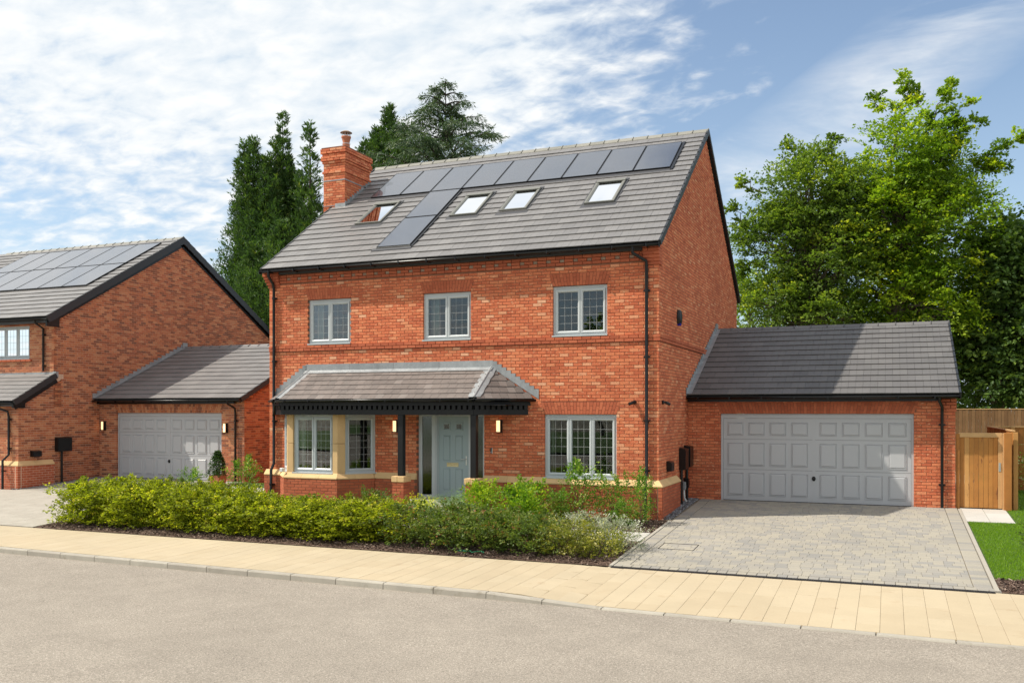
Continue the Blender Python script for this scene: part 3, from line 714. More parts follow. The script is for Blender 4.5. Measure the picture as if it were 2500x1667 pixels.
P.finish(house, 60); H.finish(house, 60)
# corbelled corner pads
P = Pieces('corbel_brick', 'corbel_bricks', 'brick_red', proto(.03, .06, .05))
for (xa, xb, dxa, dxb) in ((X0, X0 + .35, -1, 0), (X1 - .35, X1, 0, 1)):
    for k in range(6):
        e = .028 * (min(k, 4) + 1); z = 5.585 + .075 * k
        lo = xa + dxa * (e - .0) ; hi = xb + dxb * min(e, .03)
        if k >= 4: e = .13
        mid = lo + (hi - lo) * (.66 if k % 2 else .33)
        P.add(FR, (lo, -.22, z), (mid - .01, e, z + .065), rr.random()); P.add(FR, (mid, -.22, z), (hi, e, z + .065), rr.random())
P.finish(house, 60)
for (k0, k1, e) in ((5.59, 5.66, .02), (5.665, 5.735, .048), (5.74, 5.81, .076), (5.815, 6.025, .10)):
    MB().box((X1 - .34, YF - e, k0), (X1 + .018, YF + .1, k1)).build('corbel_core', M['brick_red'], house); MB().box((X0 - e + .01, YF - e, k0), (X0 + .34, YF + .1, k1)).build('corbel_core', M['brick_red'], house)
# arches
for i, (a, b) in enumerate(((-14.245, -12.945), (-10.81, -9.49), (-7.35, -6.015))):
    m = MB(); arch(m, FR, a, b, 5.215, .285, .09, seed=i); o = m.build('window_arch', M['brick_red'], house); o['kind'] = 'stuff'
m = MB(); arch(m, FR, -7.56, -5.79, 2.195, .285, .10, seed=8); o = m.build('window_arch', M['brick_red'], house); o['kind'] = 'stuff'
# plinth: a run of brick 100 mm proud with a sloping cast stone cope
def plinth(parent, P, S, fr, a0, a1, zb, seed, zt=.55, lip=.012, w=.62, mit0=0, mit1=0, weight=None, core='mortar'):
    m = MB(); m.box((a0 + .004, -.02, zb), (a1 - .004, .096, zt), fr); m.build('plinth_core', M[core], parent)
    n = int((zt - zb) / .075); brick_field(P, fr, a0, a1, zt - n * .075, zt, [], proud=.1, seed=seed, depth=.09, weight=weight)
    n = max(1, round((a1 - a0) / w))
    for i in range(n):
        l = a0 + (a1 - a0) * i / n + .002; r = a0 + (a1 - a0) * (i + 1) / n - .003
        lt = l - (mit0 if i == 0 else 0); rt = r - (mit1 if i == n - 1 else 0)
        if i == 0: lt = l + mit0
        vs = []
        for (aa, at_, ) in ((l, lt), (r, rt)):
            vs += [fr.p(aa, .1 + lip, zt + .002), fr.p(aa, .1 + lip, zt + .028), fr.p(at_, .001, zt + .152), fr.p(at_, .001, zt + .002)]
        MB().add(vs, [(0, 1, 2, 3), (4, 7, 6, 5), (0, 4, 5, 1), (1, 5, 6, 2), (3, 2, 6, 7), (0, 3, 7, 4)], rr.random()).build('coping_stone', M['stone'], parent)
PB = Pieces('plinth_brick', 'plinth_bricks_far', 'brick_red', proto(.02, .06, .05))
plinth(house, PB, None, FR, -9.13, X1 + .112, -.35, 21, mit1=.112)
plinth(house, PB, None, FR, -12.24, -10.98, -.35, 22)
plinth(house, PB, None, FR, X0 - .1, -15.08, -.35, 23)
plinth(house, PB, None, SF, YF - .112, 22.15, -.35, 24, mit0=.112)
# bay window
BY = .75; A = (-14.36, YF - BY); B = (-12.84, YF - BY)
FB = face_fr(0, YF - BY)
dR = Vector((.67, .75, 0)); angR = math.atan2(.75, .67); FBR = face_fr(B[0], B[1], 0, angR)
dL = Vector((.67, -.75, 0)); FBL = face_fr(-15.03, YF, 0, -angR)
m = MB(); m.prism([(-15.03, -.4), (-12.17, -.4), (-12.17, -.39), (-15.03, -.39)], 0, .5)
for (fr, a0, a1) in ((FB, A[0], B[0]), (FBR, 0, 1.0), (FBL, 0, 1.0)): m.box((a0, -.12, -.4), (a1, -.01, .66), fr)
m.build('bay_core', M['mortar'], house)
plinth(house, PB, None, FB, A[0] - .045, B[0] + .045, -.35, 25, mit0=.03, mit1=.03)
plinth(house, PB, None, FBR, -.045, .93, -.35, 26, mit0=.03)
plinth(house, PB, None, FBL, .07, 1.045, -.35, 27, mit1=.03)
PB.finish(house, 220)
MS = Pieces('mullion_stone', 'mullion_stones', 'stone', proto(.03, .01, .05))
for (fr, a0, a1) in ((FB, A[0], A[0] + .17), (FB, B[0] - .15, B[0] - .002), (FBR, .002, .20), (FBL, .82, .998)):
    for (z0, z1) in ((.70, 1.44), (1.446, 2.18)): MS.add(fr, (a0, -.16, z0), (a1, .0, z1), rr.random())
MS.finish(house, 20)
window(house, FB, A[0] + .17, B[0] - .15, .70, 2.18, 2, 3, 7, vents=(0,), handle=(1,))
window(house, FBR, .20, .995, .70, 2.18, 1, 3, 7, vents=(0,), bf=-.03)
window(house, FBL, .0, .82, .70, 2.18, 1, 3, 7, vents=(), bf=-.03)
# facade windows
window(house, FR, -14.245, -12.945, 4.045, 5.205, 2, 3, 5, vents=(0, 1), handle=(1,))
window(house, FR, -10.81, -9.49, 4.045, 5.205, 2, 3, 5, vents=(), handle=(1,))
window(house, FR, -7.35, -6.015, 4.045, 5.205, 2, 3, 5, vents=(0, 1))
window(house, FR, -7.56, -5.79, .705, 2.185, 3, 3, 6, vents=(0, 2))
# what one sees through the glass
rm = MB(); rm.box((X0 + .3, 23.6, -.05), (X1 - .3, 23.7, 5.9)); rm.box((X0 + .31, YF + .31, 2.45), (X1 - .31, 23.6, 2.7)); rm.box((-11.9, YF + .31, 0), (-11.8, 23.6, 2.45)); rm.box((-8.6, YF + .31, 0), (-8.5, 23.6, 2.45))
rm.box((-11.7, YF + .31, 2.7), (-11.6, 23.6, 5.8)); rm.box((-8.6, YF + .31, 2.7), (-8.5, 23.6, 5.8)); rm.build('inner_wall', M['room'], house)
MB().box((X0 + .31, YF + .31, -.06), (X1 - .31, 23.6, -.01)).build('inner_floor', M['roomdark'], house); MB().box((X0 + .31, YF + .31, 5.75), (X1 - .31, 26, 5.8)).build('inner_ceiling', M['room'], house)
def curtain(a0, a1, c0, c1, fr=FR, b=-.34, mk='curtain'):
    m = MB(); n = max(4, int((a1 - a0) / .03)); vs = []
    for i in range(n + 1):
        a = a0 + (a1 - a0) * i / n; bb = b + .018 * math.sin(i * 1.9); vs += [fr.p(a, bb, c0), fr.p(a, bb, c1)]
    m.add(vs, [(2 * i, 2 * i + 1, 2 * i + 3, 2 * i + 2) for i in range(n)], .5, True); m.build('curtain', M[mk], house)
curtain(-14.2, -13.98, 3.95, 5.2); curtain(-10.75, -10.52, 3.95, 5.2); curtain(-14.15, -13.93, .6, 2.2, FB, -.2); curtain(-7.5, -7.42, .6, 2.2)
# door set
FD = face_fr(0, YF + .09); fd = empty('entrance', (-10, YF, 0)); fd.parent = house; fd.matrix_parent_inverse = PINV(house)
bpy.data.objects.remove(fd)
m = MB(); zt = 2.21
m.box((-10.98, -.06, .09), (-10.89, .0, zt), FD); m.box((-10.61, -.06, .09), (-10.47, .0, zt), FD); m.box((-9.59, -.06, .09), (-9.47, .0, zt), FD); m.box((-9.20, -.06, .09), (-9.13, .0, zt), FD)
for (a, b) in ((-10.89, -10.61), (-10.47, -9.59), (-9.47, -9.20)): m.box((a, -.061, zt - .07), (b, -.001, zt - .0005), FD)
for (a, b) in ((-10.89, -10.61), (-9.47, -9.20)): m.box((a, -.061, .0905), (b, -.001, .17), FD)
m.box((-10.435, .0005, .12), (-10.42, .012, zt - .03), FD); m.box((-10.52, .0005, .12), (-10.505, .01, zt - .03), FD); fro = m.build('door_frame', M['greyframe'], house)
for (a, b) in ((-10.89, -10.61), (-9.47, -9.20)): MB().box((a, -.04, .17), (b, -.03, zt - .07), FD).build('sidelight_pane', M['obscure'], fro)
leaf = MB(); leaf.box((-10.466, -.055, .135), (-9.594, -.012, zt - .075), FD); leaf = leaf.build('front_door', M['sage'], house)
def dpanel(a0, a1, c0, c1, name='door_panel', par=leaf, b=-.012, mk='sage', fr=FD, w=.05, h=.012):
    vs = []; 
    for (ins, bb) in ((0, 0), (.008, h * .8), (.022, .001), (w, h)):
        vs += [fr.p(a0 + ins, b + bb, c0 + ins), fr.p(a1 - ins, b + bb, c0 + ins), fr.p(a1 - ins, b + bb, c1 - ins), fr.p(a0 + ins, b + bb, c1 - ins)]
    fs = [(l * 4 + i, l * 4 + (i + 1) % 4, l * 4 + 4 + (i + 1) % 4, l * 4 + 4 + i) for l in range(3) for i in range(4)] + [(12, 13, 14, 15)]
    return MB().add(vs, fs).build(name, M[mk], par)
for (a0, a1) in ((-10.30, -10.09), (-9.96, -9.75)):
    dpanel(a0, a1, 1.03, 1.66, w=.03); dpanel(a0, a1, .30, .84, w=.03)
    m = MB(); ringv(m, FD, a0 - .0, a1 + .0, 1.79, 1.98, .035, -.013, .006, .012); m.build('door_light_frame', M['sage'], leaf)
    MB().box((a0 + .03, -.0115, 1.82), (a1 - .03, -.0095, 1.95), FD).build('door_light', M['seal'], leaf)
    MB().box((a0 + .03, -.009, 1.82), (a1 - .03, -.007, 1.95), FD).build('door_light_glass', M['glass'], leaf)
m = MB(); ringv(m, FD, -10.19, -9.87, .885, .985, .014, -.013, -.002, .002); m.box((-10.18, -.0115, .895), (-9.88, -.008, .975), FD)
for i in range(7): m.tube([FD.p(-10.15 + i * .036, -.006, .935 + .018 * math.sin(i * 1.6)), FD.p(-10.15 + (i + 1) * .036, -.006, .935 + .018 * math.sin((i + 1) * 1.6))], .006, 5)
m.build('letter_plate', M['brass'], leaf)
m = MB(); m.bevbox((-9.67, -.0115, .93), (-9.635, .0, 1.16), FD, bv=.004); m.tube([FD.p(-9.652, 0, 1.08), FD.p(-9.652, .05, 1.08), FD.p(-9.77, .055, 1.08)], .009, 8); m.build('door_handle', M['silver'], leaf)
m = MB(); m.box((-10.47, -.06, .0905), (-9.59, .03, .125), FD); m.build('threshold', M['silver'], fro)
# porch canopy: front run with 45-degree splayed ends
can = house
P1, P2, P3, P4 = Vector((-15.32, YF, 0)), Vector((-14.40, 19.32, 0)), Vector((-8.96, 19.32, 0)), Vector((-7.97, YF, 0))
runs = []
for (p, q) in ((P1, P2), (P2, P3), (P3, P4)):
    e = (q - p); ang = math.atan2(e.y, e.x); runs.append((face_fr(p.x, p.y, 0, ang), e.length))
for i, (fr, L) in enumerate(runs):
    a0 = -.0; a1 = L
    MB().box((a0 + .003, -.14, 2.175), (a1 - .003, 0, 2.305), fr).build('porch_beam', M['blackpaint'], house)
    m = MB(); m.box((a0 + .001, -.13, 2.305), (a1 - .001, -.05, 2.40), fr); m.box((a0 - .04, -.13, 2.401), (a1 + .04, .055, 2.43), fr); m.box((a0 - .03, .02, 2.43), (a1 + .03, .045, 2.55), fr); m.box((a0 + .01, -.2, 2.4302), (a1 - .01, .019, 2.452), fr)
    m.build('porch_fascia', M['blackpaint'], house)
    n = int(round(L / .145))
    for k in range(n):
        a = L * (k + .5) / n; MB().box((a - .043, -.049, 2.306), (a + .043, .028, 2.3995), fr, r=rr.random()).build('dentil', M['blackpaint'], house)
MB().prism([(-15.1, 2.40), (-8.2, 2.40), (-8.2, 2.415), (-15.1, 2.415)], YF - .86, YF - .01, Fr((0, 0, 0), (1, 0, 0), (0, 1, 0), (0, 0, 1))).build('porch_ceiling', M['blackpaint'], house)
CE = 2.57                                                # eaves level of the canopy
E1, E2, E3, E4 = Vector((-15.46, YF, CE)), Vector((-14.46, 19.20, CE)), Vector((-8.90, 19.20, CE)), Vector((-7.78, YF, CE))
AL, AR = Vector((-14.22, YF, 3.32)), Vector((-8.93, YF, 3.32))
m = MB(); off = Vector((0, 0, -.03)); m.add([E1 + off, E2 + off, E3 + off, E4 + off, AR + off, AL + off], [(1, 2, 4, 5), (0, 1, 5), (2, 3, 4)]); m.build('canopy_deck', M['underlay'], house)
P = Pieces('canopy_slate', 'canopy_slates_far', 'slate', proto_slate())
def tile_plane(P, o, ea, up, L, lim, gauge, w, th, seed, rows, weight=None, half=True, start=-.03):
    """o: eaves point, ea: along, up: direction up the slope; lim(c)->(a_lo,a_hi)"""
    ea = ea.normalized(); up = up.normalized(); nrm = ea.cross(up)
    if nrm.z < 0: nrm = -nrm
    fr = Fr(o, ea, nrm, up); r2 = random.Random(seed)
    for k in range(rows):
        c = start + k * gauge; lo, hi = lim(c + gauge * .5); 
        a = lo - (w / 2 if k % 2 and half else 0)
        while a < hi - .01:
            p, q = max(a, lo), min(a + w, hi)
            if q - p > .04:
                j = r2.uniform(-.0015, .0015)
                P.add(fr, (p + .001, -.004 + j, c + r2.uniform(-.001, .001)), (q - .001, th + j, c + gauge + .03), min(1, max(0, r2.gauss(.5, .24))), weight(p, c) if weight else 1)
            a += w
    return fr
upF = Vector((0, YF - 19.20, 3.32 - CE)); LF_ = upF.length
tile_plane(P, E2.copy(), Vector((1, 0, 0)), upF, 0, lambda c: (max(0, min(1, c / LF_)) * (AL.x - E2.x) + .10, (E3.x - E2.x) - .12), .215, .215, .026, 31, 6)
def tri_plane(P, a, b, apex, seed):
    e = (b - a); en = e.normalized(); t = (apex - a).dot(en); foot = a + en * t; up = apex - foot; L = up.length
    return tile_plane(P, a.copy(), e, up, 0, lambda c: (t * max(0, c) / L + .02, e.length - (e.length - t) * max(0, c) / L - .02), .215, .2, .026, seed, int(L / .215) + 1)
tri_plane(P, E3, E4, AR, 32); tri_plane(P, E1, E2, AL, 33); P.finish(house, 200)
def roll(pts, r=.022, wing=.13, parent=house, name='lead_hip', side=None, drop=.02):
    m = MB(); m.tube(pts, r, 8)
    p, q = Vector(pts[0]), Vector(pts[-1]); d = (q - p).normalized()
    for s in side or (): 
        s = Vector(s); k = 7; vs = []
        for i in range(k + 1):
            c = p + (q - p) * i / k; vs += [c + Vector((0, 0, .004)), c + s * (wing + (.018 if i % 2 else 0))]
        m.add(vs, [(2 * i, 2 * i + 1, 2 * i + 3, 2 * i + 2) for i in range(k)], .4)
    return m.build(name, M['lead'], parent)
up1 = Vector((0, 0, .025))
roll([E2 + up1, AL + up1], side=[(Vector((1, 0, .0))), Vector((-.7, .55, -.0))])
roll([E3 + up1, AR + up1], wing=.15, side=[Vector((-1, 0, 0)), Vector((.8, .62, .02))])
# apron flashing along the wall and stepped side flashings
m = []
xs = [-14.32, -12.95, -11.65, -10.35, -8.88]
for i in range(4):
    a, b = xs[i], xs[i + 1] - .006
    mb = MB(); mb.add([(a, YF - .012, 3.34), (b, YF - .012, 3.34), (b, YF - .012, 3.50), (a, YF - .012, 3.50), (a + .0, YF - .15, 3.26), (b - .0, YF - .15, 3.26)], [(0, 1, 2, 3), (0, 1, 5, 4)], rr.random())
    mb.box((a, YF - .0115, 3.34), (b, YF - .004, 3.50)); mb.build('apron_flashing', M['lead'], house)
def stepflash(p, q, fr, n, parent, h=.17):
    """stepped lead along a sloping junction on a wall, p (low) to q (high) given as (a, c)"""
    mb = MB()
    for i in range(n):
        t0, t1 = i / n, (i + 1) / n
        a0 = p[0] + (q[0] - p[0]) * t0; a1 = p[0] + (q[0] - p[0]) * t1; c0 = p[1] + (q[1] - p[1]) * t0; c1 = p[1] + (q[1] - p[1]) * t1
        mb.prism([(a0, c0 - .03), (a1, c1 - .03), (a1, c1 + h * .8), (a0, c1 + h * .8)], .003, .012 + .001 * (i % 2), fr, rr.random())
    return mb.build('stepped_flashing', M['lead'], parent)
stepflash((-7.70, 2.58), (-8.90, 3.34), FR, 10, house); stepflash((-15.40, 2.58), (-14.3, 3.34), FR, 9, house)
m = MB()
for k, (p, q) in enumerate(((E1, E2), (E2, E3), (E3, E4))):
    d = (q - p).normalized(); out = Vector((d.y, -d.x, 0)); z = Vector((0, 0, -.02)); half_gutter(m, p + z + out * .02 + d * .02, q + z + out * .025 - d * .02, .062, 8, out)
m.build('canopy_gutter', M['black'], house)
m = MB()
for k in range(8): x = -14.2 + k * .74; m.box((x, 19.125, 2.49), (x + .03, 19.25, 2.566))
m.build('gutter_bracket', M['black'], house)
# posts on brick piers
for (xa) in (-10.99, -9.05):
    MB().bevbox((xa, 19.33, .70), (xa + .145, 19.475, 2.175), bv=.006).build('porch_post', M['blackpaint'], house)
    for (s0, s1) in ((-.10, .06), (.064, .245)): MB().bevbox((xa + s0, 19.20, .56), (xa + s1, 19.56, .698), bv=.008, r=rr.random()).build('pier_cap', M['stone'], house)
    P = Pieces('pier_brick', 'pier_bricks', 'brick_red', proto(.03, .06, .05))
    f1 = face_fr(0, 19.22); f2 = Fr((xa + .225, 0, 0), (0, 1, 0), (1, 0, 0), (0, 0, 1)); f3 = Fr((xa - .08, 0, 0), (0, 1, 0), (-1, 0, 0), (0, 0, 1))
    brick_field(P, f1, xa - .078, xa + .223, -.335, .56, seed=3, depth=.05); brick_field(P, f2, 19.222, 19.54, -.335, .56, seed=4, depth=.05); brick_field(P, f3, 19.222, 19.54, -.335, .56, seed=5, depth=.05, weight=lambda a, c: 0)
    P.finish(house, 60); MB().box((xa - .07, 19.23, -.4), (xa + .215, 19.54, .56)).build('pier_core', M['mortar'], house)

# main roof
RL, RR_ = X0 - .10, X1 + .08
n_up = Vector((0, RIDY - RF0[0], RIDZ - RF0[1])); LR = n_up.length
m = MB(); o2 = -.035
for s in (1, -1):
    ya = RF0[0] if s == 1 else 2 * RIDY - RF0[0]
    m.add([(RL + .01, ya, RF0[1] + o2), (RR_ - .01, ya, RF0[1] + o2), (RR_ - .01, RIDY, RIDZ + o2), (RL + .01, RIDY, RIDZ + o2), (RL + .01, ya, RF0[1] + o2 - .05), (RR_ - .01, ya, RF0[1] + o2 - .05), (RR_ - .01, RIDY, RIDZ + o2 - .05), (RL + .01, RIDY, RIDZ + o2 - .05)], [(0, 1, 2, 3), (4, 5, 6, 7), (0, 1, 5, 4), (1, 2, 6, 5), (0, 3, 7, 4)])
m.build('roof_deck', M['underlay'], house)
P = Pieces('roof_tile', 'roof_tiles_far', 'tile', proto_tile())
GA = .352; RWS = int(LR / GA)
fr_roof = tile_plane(P, Vector((RL, RF0[0], RF0[1])), Vector((1, 0, 0)), n_up, 0, lambda c: (0, RR_ - RL - .03), LR / 20.5, .335, .046, 41, 20, start=0.0)
# holes for nothing: the in-roof units sit over the tiles
P.items = [it for it in P.items]
tile_plane(P, Vector((RL, 2 * RIDY - RF0[0], RF0[1])), Vector((1, 0, 0)), Vector((0, -n_up.y, n_up.z)), 0, lambda c: (0, RR_ - RL - .03), LR / 20.5, .335, .046, 42, 20, start=0.0, weight=lambda a, c: 0)
P.finish(house, 300)
def ridge(parent, xa, xb, y, z, sl, n, m_='ridge', w=.15, seed=2):
    r3 = random.Random(seed)
    for i in range(n):
        a = xa + (xb - xa) * i / n + .003; b = xa + (xb - xa) * (i + 1) / n - .002; h = r3.uniform(0, .006); k = .006
        mb = MB()
        prof = [(-w, z - w * sl + .035 + h), (-w * .45, z + .03 + h - w * .45 * sl * .55), (0, z + .055 + h), (w * .45, z + .03 + h - w * .45 * sl * .55), (w, z - w * sl + .035 + h)]
        vs = [(x, y + py, pz_) for x in (a, b) for (py, pz_) in prof] + [(x, y + py, pz_ - .02) for x in (a, b) for (py, pz_) in prof]
        fs = [(j, j + 1, 6 + j, 5 + j) for j in range(4)] + [(10 + j, 11 + j, 16 + j, 15 + j) for j in range(4)] + [(j, j + 1, 11 + j, 10 + j) for j in range(4)] + [(5 + j, 6 + j, 16 + j, 15 + j) for j in range(4)] + [(0, 5, 15, 10), (4, 9, 19, 14)]
        mb.add(vs, fs, r3.random()); mb.tube([(b - .012, y - w, z - w * sl + .05 + h), (b - .012, y, z + .068 + h), (b - .012, y + w, z - w * sl + .05 + h)], .012, 5, r=.0)
        mb.build('ridge_tile', M[m_], parent)
ridge(house, RL - .01, RR_ + .01, RIDY, RIDZ, RM, 25)
def verges(parent, x, out, y0, z0, y1, z1, n, mk='verge', w=.07, d=.12):
    """stepped dry-verge units up one slope"""
    e = Vector((0, y1 - y0, z1 - z0)); L = e.length; up = e.normalized(); nr = Vector((0, -up.z, up.y)); nr = nr if nr.z > 0 else -nr
    fr = Fr((x, y0, z0), (out, 0, 0), nr, up)
    for i in range(n):
        c0 = L * i / n; c1 = L * (i + 1) / n + .0
        mb = MB(); vs = []
        for (c, b) in ((c0, .045), (c1, .028)): vs += [fr.p(-.03, b, c), fr.p(w * .25, b, c), fr.p(w * .3, b - d, c), fr.p(-.02, b - d, c)]
        mb.add(vs, [(0, 1, 2, 3), (4, 7, 6, 5), (0, 4, 5, 1), (1, 5, 6, 2), (3, 2, 6, 7), (0, 3, 7, 4)]); mb.build('verge_unit', M[mk], parent)
verges(house, RR_, 1, RF0[0] - .01, RF0[1], RIDY, RIDZ + .02, 20, d=.13)
verges(house, RR_, 1, 2 * RIDY - RF0[0] + .01, RF0[1], RIDY, RIDZ + .02, 20, d=.13)
verges(house, RL, -1, RF0[0] - .01, RF0[1], RIDY, RIDZ + .02, 20, d=.12)
# brick-on-edge raking line below the rear verge
m = MB(); half_gutter(m, (RL + .02, RF0[0] - .045, RF0[1] - .04), (RR_ - .01, RF0[0] - .045, RF0[1] - .04), .06); m.box((RR_ - .012, RF0[0] - .105, RF0[1] - .12), (RR_ - .004, RF0[0] + .02, RF0[1] - .01)); m.box((RL + .005, RF0[0] - .105, RF0[1] - .12), (RL + .02, RF0[0] + .02, RF0[1] - .01)); m.build('gutter', M['black'], house)
m = MB()
for k in range(14): x = RL + .3 + k * .79; m.box((x, RF0[0] - .112, RF0[1] - .105), (x + .028, RF0[0] + .12, RF0[1] - .032))
m.build('gutter_bracket', M['black'], house)
MB().box((X0 + .34, YF - .075, 5.925), (X1 - .34, YF - .035, 6.02)).build('fascia_board', M['fascia'], house)
MB().box((X0 + .35, YF - .034, 5.93), (X1 - .35, YF + .1, 5.945)).build('soffit_board', M['fascia'], house)
# chimney
CX0, CX1, CY0, CY1 = -15.87, -15.11, 23.4, 24.82
P = Pieces('chimney_brick', 'chimney_bricks_far', 'brick', proto(.03, .06, .05))
fF, fS, fB, fL = face_fr(0, CY0), Fr((CX1, 0, 0), (0, 1, 0), (1, 0, 0), (0, 0, 1)), Fr((0, CY1, 0), (1, 0, 0), (0, 1, 0), (0, 0, 1)), Fr((CX0, 0, 0), (0, 1, 0), (-1, 0, 0), (0, 0, 1))
for (z0, z1, pr, sd_) in ((0.0, 9.45, 0, 1), (9.45, 9.525, .03, 2), (9.525, 9.75, 0, 3), (9.75, 9.825, .03, 4), (9.825, 9.975, .06, 5), (9.975, 10.05, .03, 6), (10.05, 10.2, .07, 7)):
    z0 = round(z0, 3); n0 = z0 if z0 else 9.45 - 126 * .075
    brick_field(P, fF, CX0 + .002 - pr, CX1 - .002 + pr, n0, z1, proud=pr, seed=sd_ + 60, depth=.1 + pr, weight=lambda a, c: 1 if c > 8 else 0)
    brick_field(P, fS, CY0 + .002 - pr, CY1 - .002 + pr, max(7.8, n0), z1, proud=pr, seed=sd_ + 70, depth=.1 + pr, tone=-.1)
    brick_field(P, fB, CX0 + .002 - pr, CX1 - .002 + pr, max(7.8, n0), z1, proud=pr, seed=sd_ + 80, depth=.1 + pr, weight=lambda a, c: 0)
    brick_field(P, fL, CY0 + .002 - pr, CY1 - .002 + pr, n0, z1, proud=pr, seed=sd_ + 90, depth=.1 + pr, weight=lambda a, c: 0)
ch = MB(); ch.box((CX0 + .008, CY0 + .008, -.3), (CX1 - .008, CY1 - .008, 10.19)); ch = ch.build('chimney', M['mortar'], house)
P.finish(ch, 300)
for (z0, z1, pr) in ((9.215, 9.245, .012), (8.46, 8.475, .01)):
    m = MB(); m.box((CX0 - pr, CY0 - pr, z0), (CX1 + pr, CY1 + pr, z1)); m.build('lead_tray', M['lead'], ch)
MB().bevbox((CX0 - .05, CY0 - .05, 10.2), (CX1 + .05, CY1 + .05, 10.235), bv=.01).build('flaunching', M['mortar'], ch)
stepflash((CY0, 8.36), (CY1, 9.32), fS, 11, ch)
m = MB(); m.add([(CX1 - .34, CY0 - .2, 8.235), (CX1 + .02, CY0 - .2, 8.235), (CX1 + .02, CY0 - .01, 8.37), (CX1 - .34, CY0 - .01, 8.37), (CX1 + .02, CY0 - .012, 8.52), (CX1 - .34, CY0 - .012, 8.52)], [(0, 1, 2, 3), (3, 2, 4, 5)], .9); m.build('front_apron', M['lead'], ch)
cc = Vector((-15.45, 24.0, 10.23)); pot = MB().lathe([(.13, 0), (.14, .02), (.125, .06), (.105, .30), (.12, .36), (.135, .42), (.15, .44), (.15, .48), (.12, .49), (.10, .40)], cc, 18).build('chimney_pot', M['terracotta'], ch)
m = MB()
for k in range(10): a = k * .628; m.tube([cc + Vector((.13 * math.cos(a), .13 * math.sin(a), .47)), cc + Vector((.13 * math.cos(a), .13 * math.sin(a), .60))], .005, 4)
m.lathe([(.134, .24), (.134, .255)], cc, 14); m.build('cowl_cage', M['silver'], ch)
MB().lathe([(.0, .66), (.10, .645), (.18, .60), (.185, .59), (.0, .60)], cc, 18).build('cowl_cap', M['header'], ch)

# roof windows and solar panels, laid on the roof plane
def RP(x, y): return (x - RL, (y - RF0[0]) / n_up.y * LR)
def rooflight(x0, x1, y0, y1, inner):
    a0, c0 = RP(x0, y0); a1, c1 = RP(x1, y1); fr = fr_roof
    m = MB(); m.box((a0 - .07, .022, c0 - .20), (a1 + .07, .034, c0), fr); m.box((a0 - .06, .024, c0), (a0, .045, c1), fr); m.box((a1, .024, c0), (a1 + .06, .045, c1), fr); m.box((a0 - .06, .024, c1), (a1 + .06, .06, c1 + .1), fr); m.build('roof_window_flashing', M['fascia'], house)
    m = MB(); ringv(m, fr, a0, a1, c0, c1, .085, -.02, .085, .02); m.box((a0, .085, c1 - .12), (a1, .10, c1), fr); f = m.build('roof_window_frame', M['skyframe'], house)
    MB().box((a0 + .08, .045, c0 + .08), (a1 - .08, .052, c1 - .11), fr).build('roof_window_pane', M['skyglass'], f)
    if inner == 'blind': MB().box((a0 + .07, .0275, c0 + .07), (a1 - .07, .034, c1 - .07), fr).build('roof_window_blind', M['blind'], f)
    else:
        MB().box((a0 + .07, .0275, c0 + .07), (a1 - .07, .034, c1 - .07), fr).build('inner_reveal', M['curtain2'], f)
        MB().box((a0 + .07 + (a1 - a0 - .14) * .62, .0342, c0 + .25), (a1 - .07, .037, c1 - .07), fr).build('inner_light_patch', M['blind'], f)
M['skyframe'] = mat('roof_window_frame_grey', (.16, .16, .14), .5)
M['curtain2'] = mat('beige_lining', [(0, (.16, .14, .10))], .9, noise=(6, .3))
for i, (x0, x1, y0, y1) in enumerate(((-13.93, -13.10, 22.11, 23.27), (-10.95, -10.16, 22.10, 23.27), (-9.50, -8.74, 22.13, 23.26), (-7.15, -6.36, 22.10, 23.28))): rooflight(x0, x1, y0, y1, 'x' if i == 0 else 'blind')
def solar(label, x0, x1, y0, y1, fr, RPf, group='black solar panels on the house roof', cat='solar panel'):
    a0, c0 = RPf(x0, y0); a1, c1 = RPf(x1, y1); g = .011
    t = empty('solar_panel', fr.p((a0 + a1) / 2, 0, c0), label, cat, group)
    m = MB(); ringv(m, fr, a0 + g, a1 - g, c0 + g, c1 - g, .018, .02, .085, .0); m.build('panel_frame', M['panelframe'], t)
    MB().box((a0 + g + .016, .06, c0 + g + .016), (a1 - g - .016, .0815, c1 - g - .016), fr).build('panel_glass', M['panel'], t)
    return t
xsP = [-14.39 + 1.0111 * i for i in range(10)]
ordn = ['leftmost panel of the top row, beside the chimney', 'second panel of the top row, counted from the chimney', 'panel where the top row meets the descending column', 'fourth panel of the top row, right of the column', 'fifth and middle panel of the top row', 'sixth panel of the top row, counted from the chimney', 'third panel from the right end of the top row', 'second panel from the right end of the top row', 'rightmost panel of the top row, nearest the gable verge']
for i in range(9): solar('black solar ' + ordn[i], xsP[i], xsP[i + 1], 23.71, 25.27, fr_roof, RP)
solar('middle black solar panel of the column running down the roof', xsP[2], xsP[3], 22.19, 23.70, fr_roof, RP)
solar('lowest black solar panel, its foot just above the gutter', xsP[2], xsP[3], 20.67, 22.18, fr_roof, RP)
for (xa, xb) in ((xsP[0], xsP[2]), (xsP[3], xsP[9])):
    a0, c0 = RP(xa, 23.71); a1, _ = RP(xb, 23.71); MB().box((a0 - .03, .03, c0 - .16), (a1 + .05, .046, c0 - .0), fr_roof).build('solar_flashing', M['fascia'], house)
a0, c0 = RP(xsP[2], 20.67); a1, _ = RP(xsP[3], 20.67); MB().box((a0 - .1, .03, c0 - .14), (a1 + .05, .046, c0), fr_roof).build('solar_flashing', M['fascia'], house)
MB().box((a0, .03, c0 - .012), (a1, .07, c0 + .008), fr_roof).build('panel_trim', M['silver'], house)
aR, c0 = RP(xsP[9], 23.71); _, c1 = RP(xsP[9], 25.27); MB().box((aR, .02, c0 - .1), (aR + .07, .062, c1 + .03), fr_roof).build('side_trim', M['panelframe'], house)
